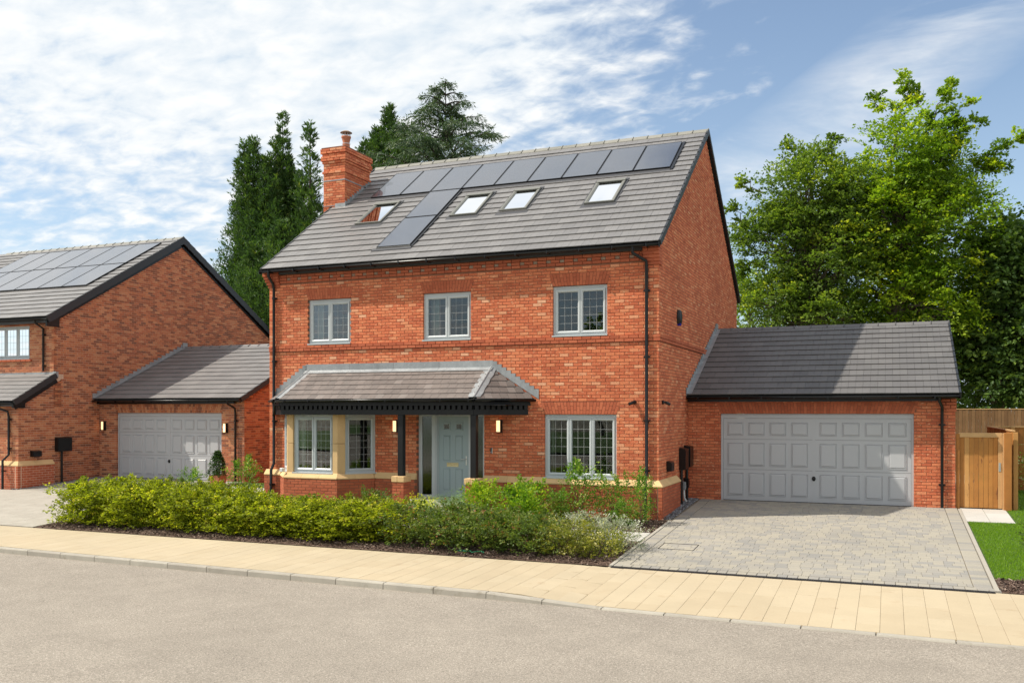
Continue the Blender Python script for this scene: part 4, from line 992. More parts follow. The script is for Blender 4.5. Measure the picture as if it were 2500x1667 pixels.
aR, c0 = RP(xsP[3], 20.67); _, c1 = RP(xsP[3], 23.68); MB().box((aR, .02, c0 - .02), (aR + .07, .062, c1), fr_roof).build('side_trim', M['panelframe'], house)
# ------------------------------------------------------------------ garages
def garage(label, gx0, gx1, brickkey, corekey, dx0, dx1, side, far, nb, group, ztop=2.2, tone=0.0, seed=100, tk='tile'):
    """gable-ended garage; ridge along x; 'side' = x of the outer gable (+1 right end)"""
    t = empty('garage', ((gx0 + gx1) / 2, 26, 0), label, 'garage', group)
    yf, yb = 23.55, 31.9; fr = face_fr(0, yf); ef, ez, rz, ry = 23.27, 2.66, 4.68, 27.65; sl = (rz - ez) / (ry - ef)
    m = MB(); wall_solid(m, fr, gx0 + .008, gx1 - .008, -.4, 2.56, [(dx0, dx1, -.4, ztop)]); 
    sf = Fr((gx1, 0, 0), (0, 1, 0), (1, 0, 0), (0, 0, 1))
    m.prism([(yf + .3, -.4), (yb, -.4), (yb, 2.5), (ry, rz - .12), (yf + .3, 2.6)], -.3, -.008, sf); m.box((gx0 + .3, yb - .3, -.4), (gx1 - .3, yb, 2.5)); m.build('wall_core', M[corekey], t)
    P = Pieces('brick', 'brickwork', brickkey, proto(.02, .06, .05))
    op = [dict(c0=-.4, c1=ztop, l=(dx0, dx0), r=(dx1, dx1)), dict(c0=ztop, c1=ztop + .3, l=(dx0, dx0 - .10), r=(dx1, dx1 + .10))]
    n = 38; brick_field(P, fr, gx0 + .002, gx1 - .002, 2.55 - n * .075, 2.55, op, seed=seed, weight=lambda a, c: 1 if c > .0 else 0, tone=tone)
    def lim(c):
        if c < 2.5: return (yf + .002, yb)
        k = (c - (ez - .10)) / sl; return (max(yf + .002, ef + k + .06), 2 * ry - ef - k - .06)
    brick_field(P, sf, yf + .002, yb, 2.55 - n * .075, 4.55, [], lim=lim, seed=seed + 1, tone=tone, weight=lambda a, c: 1 if far else 0)
    P.finish(t, nb)
    m = MB(); arch(m, fr, dx0, dx1, ztop + .005, .285, .11, seed=seed); o = m.build('door_arch', M['brick_red' if brickkey == 'brick' else brickkey], t); o['kind'] = 'stuff'
    if not far:                                            # corbelled kneeler
        P = Pieces('corbel_brick', 'corbel_bricks', 'brick_red', proto(.03, .06, .05))
        for k in range(4):
            e = .03 * (min(k, 2) + 1); z = 2.26 + .075 * k; mid = gx1 - (.1 if k % 2 else .2)
            P.add(fr, (gx1 - .3, -.2, z), (mid - .01, e, z + .065), rr.random()); P.add(fr, (mid, -.2, z), (gx1 + .02, e, z + .065), rr.random())
        P.finish(t, 20)
    # roof
    x0, x1 = gx0 + (.012), gx1 + .09; up = Vector((0, ry - ef, rz - ez)); L = up.length
    m = MB()
    for s in (1, -1):
        ya = ef if s == 1 else 2 * ry - ef
        m.add([(x0, ya, ez - .03), (x1 - .01, ya, ez - .03), (x1 - .01, ry, rz - .03), (x0, ry, rz - .03), (x0, ya, ez - .08), (x1 - .01, ya, ez - .08), (x1 - .01, ry, rz - .08), (x0, ry, rz - .08)], [(0, 1, 2, 3), (4, 5, 6, 7), (0, 1, 5, 4), (1, 2, 6, 5), (0, 3, 7, 4)])
    m.build('roof_deck', M['underlay'], t)
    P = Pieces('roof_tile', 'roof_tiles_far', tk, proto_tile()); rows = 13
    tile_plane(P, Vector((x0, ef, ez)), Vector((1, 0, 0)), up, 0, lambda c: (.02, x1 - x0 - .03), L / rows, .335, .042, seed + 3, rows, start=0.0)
    tile_plane(P, Vector((x0, 2 * ry - ef, ez)), Vector((1, 0, 0)), Vector((0, -up.y, up.z)), 0, lambda c: (0, x1 - x0 - .03), L / rows, .335, .042, seed + 4, rows, start=0.0, weight=lambda a, c: 0)
    P.finish(t, 300)
    ridge(t, x0 + .02, x1 + .01, ry, rz, sl, 14, seed=seed, m_=tk)
    verges(t, x1, 1, ef - .01, ez, ry, rz + .02, rows, d=.15); verges(t, x1, 1, 2 * ry - ef, ez, ry, rz + .02, rows, d=.15)
    m = MB(); half_gutter(m, (x0 + .02, ef - .045, ez - .04), (x1 - .01, ef - .045, ez - .04), .058); m.box((x1 - .012, ef - .105, ez - .12), (x1 - .003, ef + .02, ez - .01)); m.build('gutter', M['black'], t)
    m = MB()
    for k in range(8): x = x0 + .3 + k * .78; m.box((x, ef - .108, ez - .10), (x + .026, ef + .1, ez - .032))
    m.build('gutter_bracket', M['black'], t)
    MB().box((gx0 + .01, yf - .12, 2.50), (gx1 - .31, yf - .09, 2.63)).build('fascia_board', M['black'], t)
    MB().box((gx0 + .01, yf - .089, 2.515), (gx1 - .31, yf + .05, 2.53)).build('soffit_board', M['black'], t)
    wf = Fr((gx0 + .008, 0, 0), (0, 1, 0), (1, 0, 0), (0, 0, 1)); stepflash((ef - .02, ez + .02), (ry, rz + .02), wf, 22, t, h=.12)
    MB().box((gx0 + .009, ry - .12, rz - .02), (gx0 + .05, ry + .12, rz + .2)).build('ridge_saddle', M['lead'], t)
    m = MB(); m.add([wf.p(ef - .02, .0, ez + .05), wf.p(ry, .0, rz + .05), wf.p(ry, .14, rz + .045), wf.p(ef - .02, .14, ez + .045)], [(0, 1, 2, 3)], .2); m.build('side_flashing', M['lead'], t)
    # door
    fd = face_fr(0, yf + .07); m = MB(); ringv(m, fd, dx0, dx1, -.06, ztop, .055, -.08, 0, .0); m.box((dx0 + .055, -.08, ztop - .11), (dx1 - .055, -.002, ztop - .0551), fd); m.build('door_frame', M['gdoor'], t)
    a0, a1, c0, c1 = dx0 + .06, dx1 - .06, .015, ztop - .115
    d = MB(); d.box((a0, -.06, c0), (a1, -.02, c1), fd); d = d.build('garage_door', M['gdoor'], t)
    mid = (a0 + a1) / 2
    m = MB(); m.box((mid - .035, -.0199, c0), (mid + .035, -.013, c1), fd); m.build('centre_rail', M['gdoor'], d)
    MB().box((a0, -.03, -.0), (a1, -.005, .0145), fd).build('rubber_seal', M['seal'], t)
    Hh = c1 - c0; rows_ = ((.0, .34), (.355, .68), (.70, 1.0)); meshes = {}
    for (hc0, hc1, kk) in ((c0 + Hh * .055, c0 + Hh * .335, 0), (c0 + Hh * .415, c0 + Hh * .70, 1), (c0 + Hh * .79, c0 + Hh * .95, 2)):
        for half in (0, 1):
            lo = (a0 if half == 0 else mid + .035) + .10; hi = (mid - .035 if half == 0 else a1) - .10; w = (hi - lo + .12) / 4
            for i in range(4): dpanel(lo + i * w, lo + i * w + w - .12, hc0, hc1, 'door_panel', d, -.0195, 'gdoor', fd, w=.045, h=.02)
    m = MB()
    for fz in (.375, .745): m.box((a0, -.0198, c0 + Hh * fz - .003), (a1, -.0185, c0 + Hh * fz + .003), fd)
    m.build('section_line', M['fascia'], d)
    m = MB(); m.lathe([(0, 0), (.045, 0), (.045, .012), (.0, .02)], (0, 0, 0), 14); q = m.v; m.v = [tuple(fd.p(mid + v[0], -.012 + v[2], .60 + v[1] * 1.3)) for v in q]; m.bevbox((mid - .045, .006, .585), (mid + .045, .022, .612), fd, bv=.004); m.build('door_handle', M['black'], d)
    return t
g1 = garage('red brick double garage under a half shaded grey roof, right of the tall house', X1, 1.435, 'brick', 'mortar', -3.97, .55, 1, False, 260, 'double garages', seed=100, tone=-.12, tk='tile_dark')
g2 = garage('brown brick double garage between the two houses, its drive behind the hedge', -25.1, -18.95, 'brick_brown', 'mortar_pale', -24.32, -19.86, 1, True, 160, 'double garages', seed=140)

# ------------------------------------------------------------------ neighbouring house
nh = empty('neighbour_house', (-30, 27, 0), 'brown brick house on the left edge with broad gable and roof full of solar panels', 'house')
NX1, NX0, NYU, NYG, NYB = -25.1, -37.0, 21.7, 20.4, 33.5
nrf, nsl, nry, nrz = (21.35, 5.29), .584, 27.5, 8.88
m = MB(); fU = face_fr(0, NYU); fG = face_fr(0, NYG); nS = Fr((NX1, 0, 0), (0, 1, 0), (1, 0, 0), (0, 0, 1))
wall_solid(m, fU, NX0, NX1 - .008, 2.4, 5.2, [(-27.97, -26.19, 4.0, 5.1)]); wall_solid(m, fG, NX0, NX1 - .008, -.4, 2.5, [])
m.prism([(NYG + .3, -.4), (NYB, -.4), (NYB, 5.2), (nry, nrz - .15), (NYU + .3, 5.25), (NYU + .3, 3.3), (NYG + .3, 2.55)], -.3, -.008, nS); m.box((NX0, NYB - .3, -.4), (NX1 - .31, NYB, 5.2)); m.box((NX0, NYG + .3, -.4), (NX0 + .3, NYB - .3, 5.2)); m.build('wall_core', M['mortar_pale'], nh)
P = Pieces('brick', 'brickwork', 'brick_brown', proto(.02, .06, .05))
brick_field(P, fU, NX0 + .1, NX1 - .002, 3.35, 5.15, [dict(c0=3.95, c1=5.1, l=(-27.97, -27.97), r=(-26.19, -26.19))], seed=201, tone=.12)
brick_field(P, fG, NX0 + .1, NX1 - .002, .70, 2.5, [], seed=202, tone=.12)
def nlim(c):
    if c < 2.5: lo = NYG + .002
    elif c < 3.42: lo = NYG + .0 + (c - 2.42) / .58
    elif c < 5.15: lo = NYU + .002
    else: lo = nrf[0] + (c - (nrf[1] - .10)) / nsl + .06
    hi = NYB if c < 5.1 else 2 * nry - nrf[0] - (c - (nrf[1] - .10)) / nsl - .06
    return (lo, hi)
brick_field(P, nS, NYG + .002, NYB, .70, 8.7, [], lim=nlim, seed=203)
brick_field(P, nS, 21.66, NYB, -.2, .70, [], seed=204, weight=lambda a, c: 1)
P.finish(nh, 300)
P = Pieces('plinth_brick', 'plinth_bricks_far', 'brick_red', proto(.02, .06, .05))
plinth(nh, P, None, fG, NX0 + .1, NX1 + .112, -.35, 205, mit1=.112, core='mortar_pale'); plinth(nh, P, None, nS, NYG - .112, 21.65, -.35, 206, mit0=.112, core='mortar_pale'); P.finish(nh, 150)
window(nh, fU, -27.97, -26.19, 4.0, 5.1, 3, 3, 4, vents=(), bf=-.05)
m = MB(); 
for i in range(9):
    a = -28.1 + i * .225; m.bevbox((a, -.05, 3.90), (a + .215, .06, 3.965), fU, r=R.random())
o = m.build('sill_bricks', M['brick_red'], nh); o['kind'] = 'stuff'
MB().box((-30, NYU + .9, 3.5), (-25.5, NYU + 1.0, 5.2)).build('inner_wall', M['room'], nh)
def ncurt(a0, a1):
    m = MB(); n = 14; vs = []
    for i in range(n + 1): a = a0 + (a1 - a0) * i / n; vs += [fU.p(a, -.36 + .02 * math.sin(i * 1.7), 3.95), fU.p(a, -.36 + .02 * math.sin(i * 1.7), 5.1)]
    m.add(vs, [(2 * i, 2 * i + 1, 2 * i + 3, 2 * i + 2) for i in range(n)], .5, True); m.build('curtain', M['curtain'], nh)
ncurt(-27.9, -27.5); ncurt(-26.9, -26.6)
nup = Vector((0, nry - nrf[0], nrz - nrf[1])); nL = nup.length; nr1 = NX1 + .10
m = MB()
for s in (1, -1):
    ya = nrf[0] if s == 1 else 2 * nry - nrf[0]
    m.add([(NX0, ya, nrf[1] - .03), (nr1 - .01, ya, nrf[1] - .03), (nr1 - .01, nry, nrz - .03), (NX0, nry, nrz - .03), (NX0, ya, nrf[1] - .08), (nr1 - .01, ya, nrf[1] - .08), (nr1 - .01, nry, nrz - .08), (NX0, nry, nrz - .08)], [(0, 1, 2, 3), (4, 5, 6, 7), (0, 1, 5, 4), (1, 2, 6, 5), (0, 3, 7, 4)])
m.add([(NX0, 20.17, 2.53), (nr1 - .01, 20.17, 2.53), (nr1 - .01, 21.69, 3.42), (NX0, 21.69, 3.42)], [(0, 1, 2, 3)]); m.build('roof_deck', M['underlay'], nh)
P = Pieces('roof_tile', 'roof_tiles_far', 'tile', proto_tile())
fr_n = tile_plane(P, Vector((NX0, nrf[0], nrf[1])), Vector((1, 0, 0)), nup, 0, lambda c: (0, nr1 - NX0 - .03), nL / 20, .335, .046, 210, 20, start=0.0)
tile_plane(P, Vector((NX0, 2 * nry - nrf[0], nrf[1])), Vector((1, 0, 0)), Vector((0, -nup.y, nup.z)), 0, lambda c: (nr1 - NX0 - 4, nr1 - NX0 - .03), nL / 20, .335, .046, 211, 20, start=0.0)
lup = Vector((0, 1.54, .90)); tile_plane(P, Vector((NX0, 20.15, 2.57)), Vector((1, 0, 0)), lup, 0, lambda c: (0, nr1 - NX0 - .03), lup.length / 7, .335, .03, 212, 7, start=0.0)
P.finish(nh, 300)
ridge(nh, -34.5, nr1 + .01, nry, nrz, nsl, 22, seed=9); 
verges(nh, nr1, 1, nrf[0] - .01, nrf[1], nry, nrz + .02, 20, d=.24, w=.09); verges(nh, nr1, 1, 2 * nry - nrf[0], nrf[1], nry, nrz + .02, 20, d=.24, w=.09); verges(nh, nr1, 1, 20.14, 2.57, 21.69, 3.47, 7, d=.18, w=.09)
for (y0_, z0_, y1_, z1_) in ((nrf[0] - .02, nrf[1], nry, nrz), (2 * nry - nrf[0] + .02, nrf[1], nry, nrz), (20.12, 2.57, 21.68, 3.46)):
    e = Vector((0, y1_ - y0_, z1_ - z0_)); up = e.normalized(); nn = Vector((0, -up.z, up.y)); nn = nn if nn.z > 0 else -nn
    MB().box((-.095, -.30, 0), (-.065, -.10, e.length), Fr((nr1, y0_, z0_), (1, 0, 0), nn, up)).build('barge_board', M['black'], nh)
m = MB(); half_gutter(m, (NX0, nrf[0] - .05, nrf[1] - .04), (nr1 - .12, nrf[0] - .05, nrf[1] - .04), .06); m.build('gutter', M['black'], nh)
m = MB(); half_gutter(m, (NX0, 20.10, 2.53), (nr1 - .12, 20.10, 2.53), .06); m.build('gutter', M['black'], nh)
MB().box((NX0, NYU - .30, 5.12), (nr1 - .1, NYU - .27, 5.26)).build('fascia_board', M['fascia'], nh)
MB().box((NX0, NYU - .27, 5.13), (nr1 - .1, NYU + .0, 5.15)).build('soffit_board', M['fascia'], nh)
MB().box((NX0, NYG - .22, 2.41), (nr1 - .1, NYG - .19, 2.52)).build('fascia_board', M['fascia'], nh)
MB().prism([(NYU - .32, 5.0), (NYU + .16, 5.0), (NYU + .16, 5.36), (NYU - .32, 5.20)], .004, .075, nS).build('verge_box', M['black'], nh)
MB().prism([(NYG - .24, 2.36), (NYG + .18, 2.36), (NYG + .18, 2.66), (NYG - .24, 2.52)], .004, .075, nS).build('verge_box', M['black'], nh)
for i in range(4): MB().box((NX1 - 1.3 * (i + 1) + .006, .004, 3.38), (NX1 - 1.3 * i + .04, .016, 3.53), fU, r=R.random()).build('apron_flashing', M['lead'], nh)
MB().box((NX1 - .03, -.1, 3.36), (NX1 + .1, .012, 3.55), fU).build('lead_saddle', M['lead'], nh)
def RPn(x, y): return (x - NX0, (y - nrf[0]) / nup.y * nL)
colw = 1.165
for i in range(7):
    for j, (ya, yb, rn) in enumerate(((23.5, 25.25, 'lower'), (25.26, 27.05, 'upper'))):
        xb = -25.62 - i * colw; place = ['nearest the gable verge', 'second from the verge', 'third from the verge', 'fourth from the verge', 'fifth from the verge', 'sixth from the verge', 'at the far left end'][i]
        if i == 6 and j == 1: continue
        solar(f'neighbour roof panel in the {rn} row, {place}', xb - colw, xb, ya, yb, fr_n, RPn, group='solar panels on the neighbour roof')

# ------------------------------------------------------------------ pipes, lamps, cameras, boxes
yg = RF0[0] - .045
downpipe('black downpipe at the left corner of the tall house, beside the canopy', [(-15.32, yg, 5.96), (-15.32, yg, 5.86), (-15.31, 20.2, 5.68), (-15.31, 20.24, 5.55), (-15.31, 20.24, .86), (-15.31, 20.12, .68), (-15.31, 20.12, -.22)], .038, [(-15.31, 20.24, z, .06) for z in (5.3, 3.6, 2.0)] + [(-15.31, 20.12, .3, .08)])
downpipe('black downpipe with a swan neck at the right corner of the tall house', [(-5.34, yg, 5.96), (-5.34, yg, 5.83), (-5.07, 20.2, 5.66), (-5.07, 20.24, 5.5), (-5.07, 20.24, .86), (-5.07, 20.12, .68), (-5.07, 20.12, -.22)], .038, [(-5.07, 20.24, z, .06) for z in (5.0, 3.5, 2.05, .92)])
downpipe('black downpipe on the right brick pier of the right garage', [(1.08, 23.22, 2.58), (1.08, 23.22, 2.5), (1.15, 23.46, 2.36), (1.15, 23.49, 2.2), (1.15, 23.49, .0)], .034, [(1.15, 23.49, z, .06) for z in (1.95, .55)])
downpipe('black downpipe at the right end of the brown garage, behind the clipped cone', [(-19.36, 23.22, 2.58), (-19.36, 23.22, 2.5), (-19.26, 23.46, 2.36), (-19.26, 23.49, 2.2), (-19.26, 23.49, .0)], .034, [(-19.26, 23.49, z, .06) for z in (1.95, .55)])
downpipe('short black downpipe beside the upper window of the left house', [(-25.5, 21.3, 5.2), (-25.5, 21.35, 5.1), (-25.5, 21.64, 4.95), (-25.5, 21.64, 3.56)], .036, [(-25.5, 21.64, 4.75, .06), (-25.5, 21.64, 3.75, .06)])
downpipe('black downpipe stepping over the stone cope at the corner of the left house', [(-25.72, 20.1, 2.5), (-25.72, 20.1, 2.38), (-25.45, 20.3, 2.25), (-25.45, 20.34, 2.1), (-25.45, 20.34, .9), (-25.52, 20.18, .72), (-25.52, 20.18, -.2)], .036, [(-25.45, 20.34, 2.0, .06), (-25.45, 20.34, 1.1, .06), (-25.52, 20.18, .4, .08)])
downpipe('short black outlet pipe from the canopy gutter to the corner downpipe', [(-15.0, 19.9, 2.50), (-15.1, 20.0, 2.40), (-15.24, 20.16, 2.22), (-15.30, 20.2, 2.15)], .03)
def lamp(label, x, y, z, cat='wall lamp'):
    f = face_fr(x, y); t = empty('wall_lamp', (x, y, z), label, cat, 'lit wall lamps')
    m = MB(); m.bevbox((-.06, 0, z), (.06, .02, z + .30), f, bv=.004); m.box((-.07, .02, z - .015), (.07, .13, z + .008), f); m.box((.045, .021, z + .008), (.053, .124, z + .285), f); m.build('lamp_body', M['black'], t)
    MB().bevbox((-.055, .022, z + .0085), (.044, .118, z + .28), f, bv=.006).build('lamp_glass', M['lamp'], t)
lamp('lit wall lamp on the brickwork right of the front door, above the doorbell', -8.70, YF, 1.76)
lamp('lit wall lamp mostly hidden behind the left porch post', -11.56, YF, 1.74)
lamp('lit wall lamp left of the brown garage door', -24.84, 23.55, 1.62); lamp('lit wall lamp right of the brown garage door', -19.65, 23.55, 1.58)
t = empty('doorbell', (-8.93, YF, 1.27), 'slim black and silver doorbell on the wall right of the front door', 'doorbell')
f = face_fr(-8.93, YF); MB().bevbox((-.025, 0, 1.24), (.015, .022, 1.37), f, bv=.004).build('bell_body', M['black'], t); MB().box((.016, 0, 1.24), (.026, .02, 1.37), f).build('bell_edge', M['white'], t)
MB().tube([f.p(-.005, .02, 1.268), f.p(-.005, .026, 1.268)], .01, 10).build('bell_button', M['white'], t)
def ipcam(label, fr, a, c, tilt):
    t = empty('security_camera', fr.p(a, 0, c), label, 'camera', 'black security cameras')
    m = MB(); m.tube([fr.p(a, 0, c), fr.p(a, .035, c)], .045, 14); m.tube([fr.p(a, .03, c), fr.p(a, .075, c)], [.04, .02], 12); m.build('camera_base', M['black'], t)
    m = MB(); p = fr.p(a + tilt * .01, .08, c - .005); q = fr.p(a + tilt * .10, .15, c - .045); m.tube([p, p + (q - p) * .2, q], [.025, .036, .036], 12); m.build('camera_body', M['black'], t)
ipcam('small black security camera on the front wall above the right downpipe side', FR, -5.36, 2.47, -1); ipcam('small black security camera on the shaded gable wall', SF, 20.62, 2.47, 1)
t = empty('alarm_box', (X1, 22.3, 4.5), 'rounded black alarm box with blue lens on the gable wall', 'alarm box')
m = MB(); n = 18; vs = []
for lay, (k, b) in enumerate(((1, .0), (1, .05), (.86, .085), (.5, .10))):
    for i in range(n): a = 2 * math.pi * i / n; vs.append(SF.p(22.3 + .125 * k * math.copysign(abs(math.cos(a)) ** .7, math.cos(a)), b, 4.57 + .185 * k * math.copysign(abs(math.sin(a)) ** .7, math.sin(a))))
m.add(vs, [(l * n + i, l * n + (i + 1) % n, (l + 1) * n + (i + 1) % n, (l + 1) * n + i) for l in range(3) for i in range(n)] + [list(range(3 * n, 4 * n))], .5, True); m.build('alarm_cover', M['black'], t)
m = MB(); n = 12; vs = [SF.p(22.3 + .085 * math.cos(math.pi + math.pi * i / n), b, 4.45 + .085 * math.sin(math.pi + math.pi * i / n)) for b in (0, .075) for i in range(n + 1)]
m.add(vs, [(i, i + 1, n + 2 + i, n + 1 + i) for i in range(n)] + [list(range(n + 1, 2 * n + 2))]); m.build('alarm_lens', M['blue'], t)
def box_on(label, fr, a0, a1, c0, c1, d, cat, name, slope=.03, pipe=None, group=None):
    t = empty(name, fr.p((a0 + a1) / 2, 0, c0), label, cat, group)
    m = MB(); vs = [fr.p(a, b, c) for a in (a0, a1) for (b, c) in ((0, c0), (d, c0), (d, c1 - slope), (0, c1))]
    m.add(vs, [(0, 1, 2, 3), (4, 7, 6, 5), (0, 4, 5, 1), (1, 5, 6, 2), (2, 6, 7, 3)]); m.build('box_body', M['black'], t)
    m = MB(); ringv(m, fr, a0 + .02, a1 - .02, c0 + .02, c1 - slope - .02, .012, d, d + .006, .003); m.build('box_door', M['black'], t)
    if pipe: MB().tube([fr.p(pipe[0], .05, c0), fr.p(pipe[0], .05, pipe[1])], .035, 8).build('box_conduit', M['black'], t)
    return t
box_on('taller black meter box on a conduit, nearer the house corner', SF, 22.42, 22.86, .82, 1.36, .16, 'meter box', 'meter_box', pipe=(22.50, -.05), group='black meter boxes on the gable wall')
box_on('black meter box beside the garage wall corner', SF, 23.0, 23.42, .86, 1.40, .16, 'meter box', 'meter_box', pipe=(23.15, -.05), group='black meter boxes on the gable wall')
box_on('small black vent cowl low on the gable wall above the stone cope', SF, 21.05, 21.35, .86, 1.10, .12, 'vent', 'vent_cowl')
box_on('small brown-black socket box beside the conduit foot', SF, 22.95, 23.12, .33, .58, .12, 'socket box', 'socket_box')
t = box_on('small grey plastic junction box with a bent white pipe', SF, 22.66, 22.80, .30, .52, .10, 'junction box', 'junction_box'); 
for c in t.children: c.data.materials.clear(); c.data.materials.append(M['lead'])
MB().tube([SF.p(22.73, .06, .30), SF.p(22.73, .07, .1), SF.p(22.9, .10, -.04)], .028, 8).build('white_pipe', M['white'], t)
box_on('large black meter cabinet on the left house gable wall', nS, 21.74, 22.30, .95, 1.42, .14, 'meter box', 'meter_box', pipe=(21.97, -.1))
box_on('small black vent on the left house above its stone cope', nS, 20.82, 21.15, .82, 1.02, .12, 'vent', 'vent_cowl')
MB()
t = empty('overflow_outlet', (-14.6, 19.5, .74), 'small pale outlet box on the stone cope at the left end of the bay', 'outlet'); MB().bevbox((-14.53, 19.44, .70), (-14.44, 19.56, .80), bv=.01).build('outlet_box', M['white'], t)

# ------------------------------------------------------------------ gate and fences
gt = empty('timber_gate', (2.0, 23.6, 0), 'closed vertical board timber side gate beside the garage', 'gate')
P = Pieces('gate_board', 'gate_boards', 'wood', proto(.05, .004, .1)); f = face_fr(0, 23.62)
n = 8; a0, a1 = 1.53, 2.32
for i in range(n): P.add(f, (a0 + (a1 - a0) * i / n + .002, -.02, .03), (a0 + (a1 - a0) * (i + 1) / n - .003, .004 * (i % 2), 1.66), rr.random())
P.finish(gt, 20)
MB().bevbox((1.50, -.02, 1.66), (2.40, .022, 1.765), f, bv=.004, r=.8).build('gate_rail', M['woodpale'], gt); MB().bevbox((2.322, -.02, .03), (2.405, .022, 1.659), f, bv=.004, r=.6).build('gate_stile', M['woodpale'], gt)
m = MB(); m.box((2.33, .0225, .88), (2.375, .03, 1.08), f); m.tube([f.p(2.35, .03, 1.02), f.p(2.35, .055, 1.02)], .012, 8); m.build('gate_latch', M['silver'], gt)
gp2 = empty('gate_post', (2.5, 23.5, 0), 'thick pale timber gate post at the fence end', 'post'); MB().bevbox((2.435, 23.46, -.05), (2.585, 23.6, 1.77), bv=.006, r=.3).build('post_shaft', M['wood'], gp2); MB().bevbox((2.41, 23.52, -.03), (2.434, 23.64, 1.76), bv=.003, r=.9).build('post_stop', M['woodpale'], gp2)
gp3 = empty('hanging_post', (1.47, 23.6, 0), 'dark timber hanging post between gate and garage brickwork', 'post'); MB().bevbox((1.45, 23.58, 0), (1.525, 23.66, 1.74), bv=.004, r=.2).build('post_shaft', M['wood'], gp3)
def fence(label, p, q, h, zb, boards, mkey='wood', rails=True, back=1, group='garden fences', posts=4, slope=0.0, z1=None):
    t = empty('board_fence', (*p, zb), label, 'fence', group); d = Vector((q[0] - p[0], q[1] - p[1], 0)); L = d.length; ang = math.atan2(d.y, d.x); fr = face_fr(p[0], p[1], zb, ang)
    P = Pieces('fence_board', 'fence_boards_far', mkey, proto(.08, .004, .1)); r2 = random.Random(len(label)); n = int(L / .105)
    for i in range(n):
        k = i / n; hh = h + (slope * k)
        P.add(fr, (L * k, -.012 + .006 * (i % 2), .0), (L * (i + 1) / n - .004, .006 * (i % 2) + .004, hh + r2.uniform(-.006, .006)), r2.random())
    P.finish(t, boards)
    for i, fz in enumerate((.18, .52, .9)):
        vs = []
        for (a, hh) in ((0, h), (L, h + slope)):
            c = hh * fz; vs += [fr.p(a, -.013, c - .04), fr.p(a, -.075, c - .03), fr.p(a, -.075, c + .03), fr.p(a, -.013, c + .04)]
        MB().add(vs, [(0, 1, 2, 3), (4, 7, 6, 5), (0, 4, 5, 1), (1, 5, 6, 2), (3, 2, 6, 7), (0, 3, 7, 4)], .7).build('arris_rail', M[mkey], t)
    for i in range(posts + 1):
        a = L * i / posts; hh = h + slope * i / posts; MB().bevbox((a - .05, -.11, -.1), (a + .05, -.0135, hh - .02), fr, bv=.005, r=.9).build('fence_post', M[mkey], t)
    vs = []
    for (a, hh) in ((0, h), (L, h + slope)): vs += [fr.p(a, -.06, hh + .002), fr.p(a, .02, hh + .002), fr.p(a, .02, hh + .03), fr.p(a, -.06, hh + .03)]
    MB().add(vs, [(0, 1, 2, 3), (4, 7, 6, 5), (0, 4, 5, 1), (1, 5, 6, 2), (3, 2, 6, 7), (0, 3, 7, 4)], .95).build('fence_capping', M['woodpale'], t)
    return t
fence('orange timber fence running back from the gate post, its rails showing above the gate', (2.62, 29.5), (2.62, 23.7), 1.80, .0, 60, posts=4)
fence('orange timber fence facing the lawn at the right edge', (2.72, 29.5), (7.2, 30.6), 1.80, .0, 60, posts=3)
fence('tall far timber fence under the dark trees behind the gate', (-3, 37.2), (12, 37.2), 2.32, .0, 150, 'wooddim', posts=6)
# ------------------------------------------------------------------ vegetation
def nrm(a): return a / np.maximum(1e-9, np.linalg.norm(a, axis=-1, keepdims=True))
def leaf_arrays(C, A, Nn, L, Wd):
    A = nrm(A); Bv = nrm(np.cross(A, Nn)); L = L[:, None]; Wd = Wd[:, None]; up = np.cross(Bv, A)
    return np.stack([C, C + A * L * .45 + Bv * Wd * .5 + up * Wd * .12, C + A * L, C + A * L * .45 - Bv * Wd * .5 + up * Wd * .12], 1)
def leaf_obj(name, C, A, Nn, L, Wd, rnd, mk, parent):
    V = leaf_arrays(C, A, Nn, L, Wd); n = len(C)
    me = raw_mesh(name, V.reshape(-1, 3), np.arange(4 * n).reshape(-1, 4), np.clip(rnd, 0, 1), M[mk]); return link(name, me, parent)
def sprays(g, O, D, L, k, leaf, width=.35, flat=.8, droop=.1, base=None, lw=.6, jit=.03):
    """O origins, D directions, L lengths; k leaves per spray laid either side of a twig"""
    n = len(O); D = nrm(D); up = np.array([0, 0, 1.0]); side = nrm(np.cross(D, up) + 1e-3); pn = nrm(np.cross(side, D))
    roll_ = g.normal(0, 1 - flat, n)[:, None]; side = nrm(side + pn * roll_); pn = nrm(np.cross(side, D))
    t = g.random((n, k)); s = np.where(g.random((n, k)) < .5, 1, -1) * g.random((n, k)); env = np.sin(np.pi * np.clip(t * .9 + .12, 0, 1)) ** .7
    C = O[:, None] + D[:, None] * (t * L[:, None])[..., None] + side[:, None] * (s * env * width * L[:, None])[..., None]
    C[..., 2] -= droop * (t ** 2) * L[:, None] + .5 * droop * np.abs(s) * L[:, None] * .4
    C += g.normal(0, jit, C.shape) * L[:, None, None]
    A = D[:, None] * .7 + side[:, None] * np.sign(s)[..., None] * .8 + g.normal(0, .35, C.shape); A[..., 2] -= droop
    Nn = pn[:, None] + g.normal(0, .45, C.shape)
    l = leaf * g.uniform(.6, 1.25, (n, k)); b = (base if base is not None else np.full(n, .45))[:, None] + g.normal(0, .17, (n, k)) + .12 * (t - .5)
    f = lambda x: x.reshape(-1, *x.shape[2:]); return f(C), f(A), f(nrm(Nn)), l.ravel(), l.ravel() * lw, b.ravel()
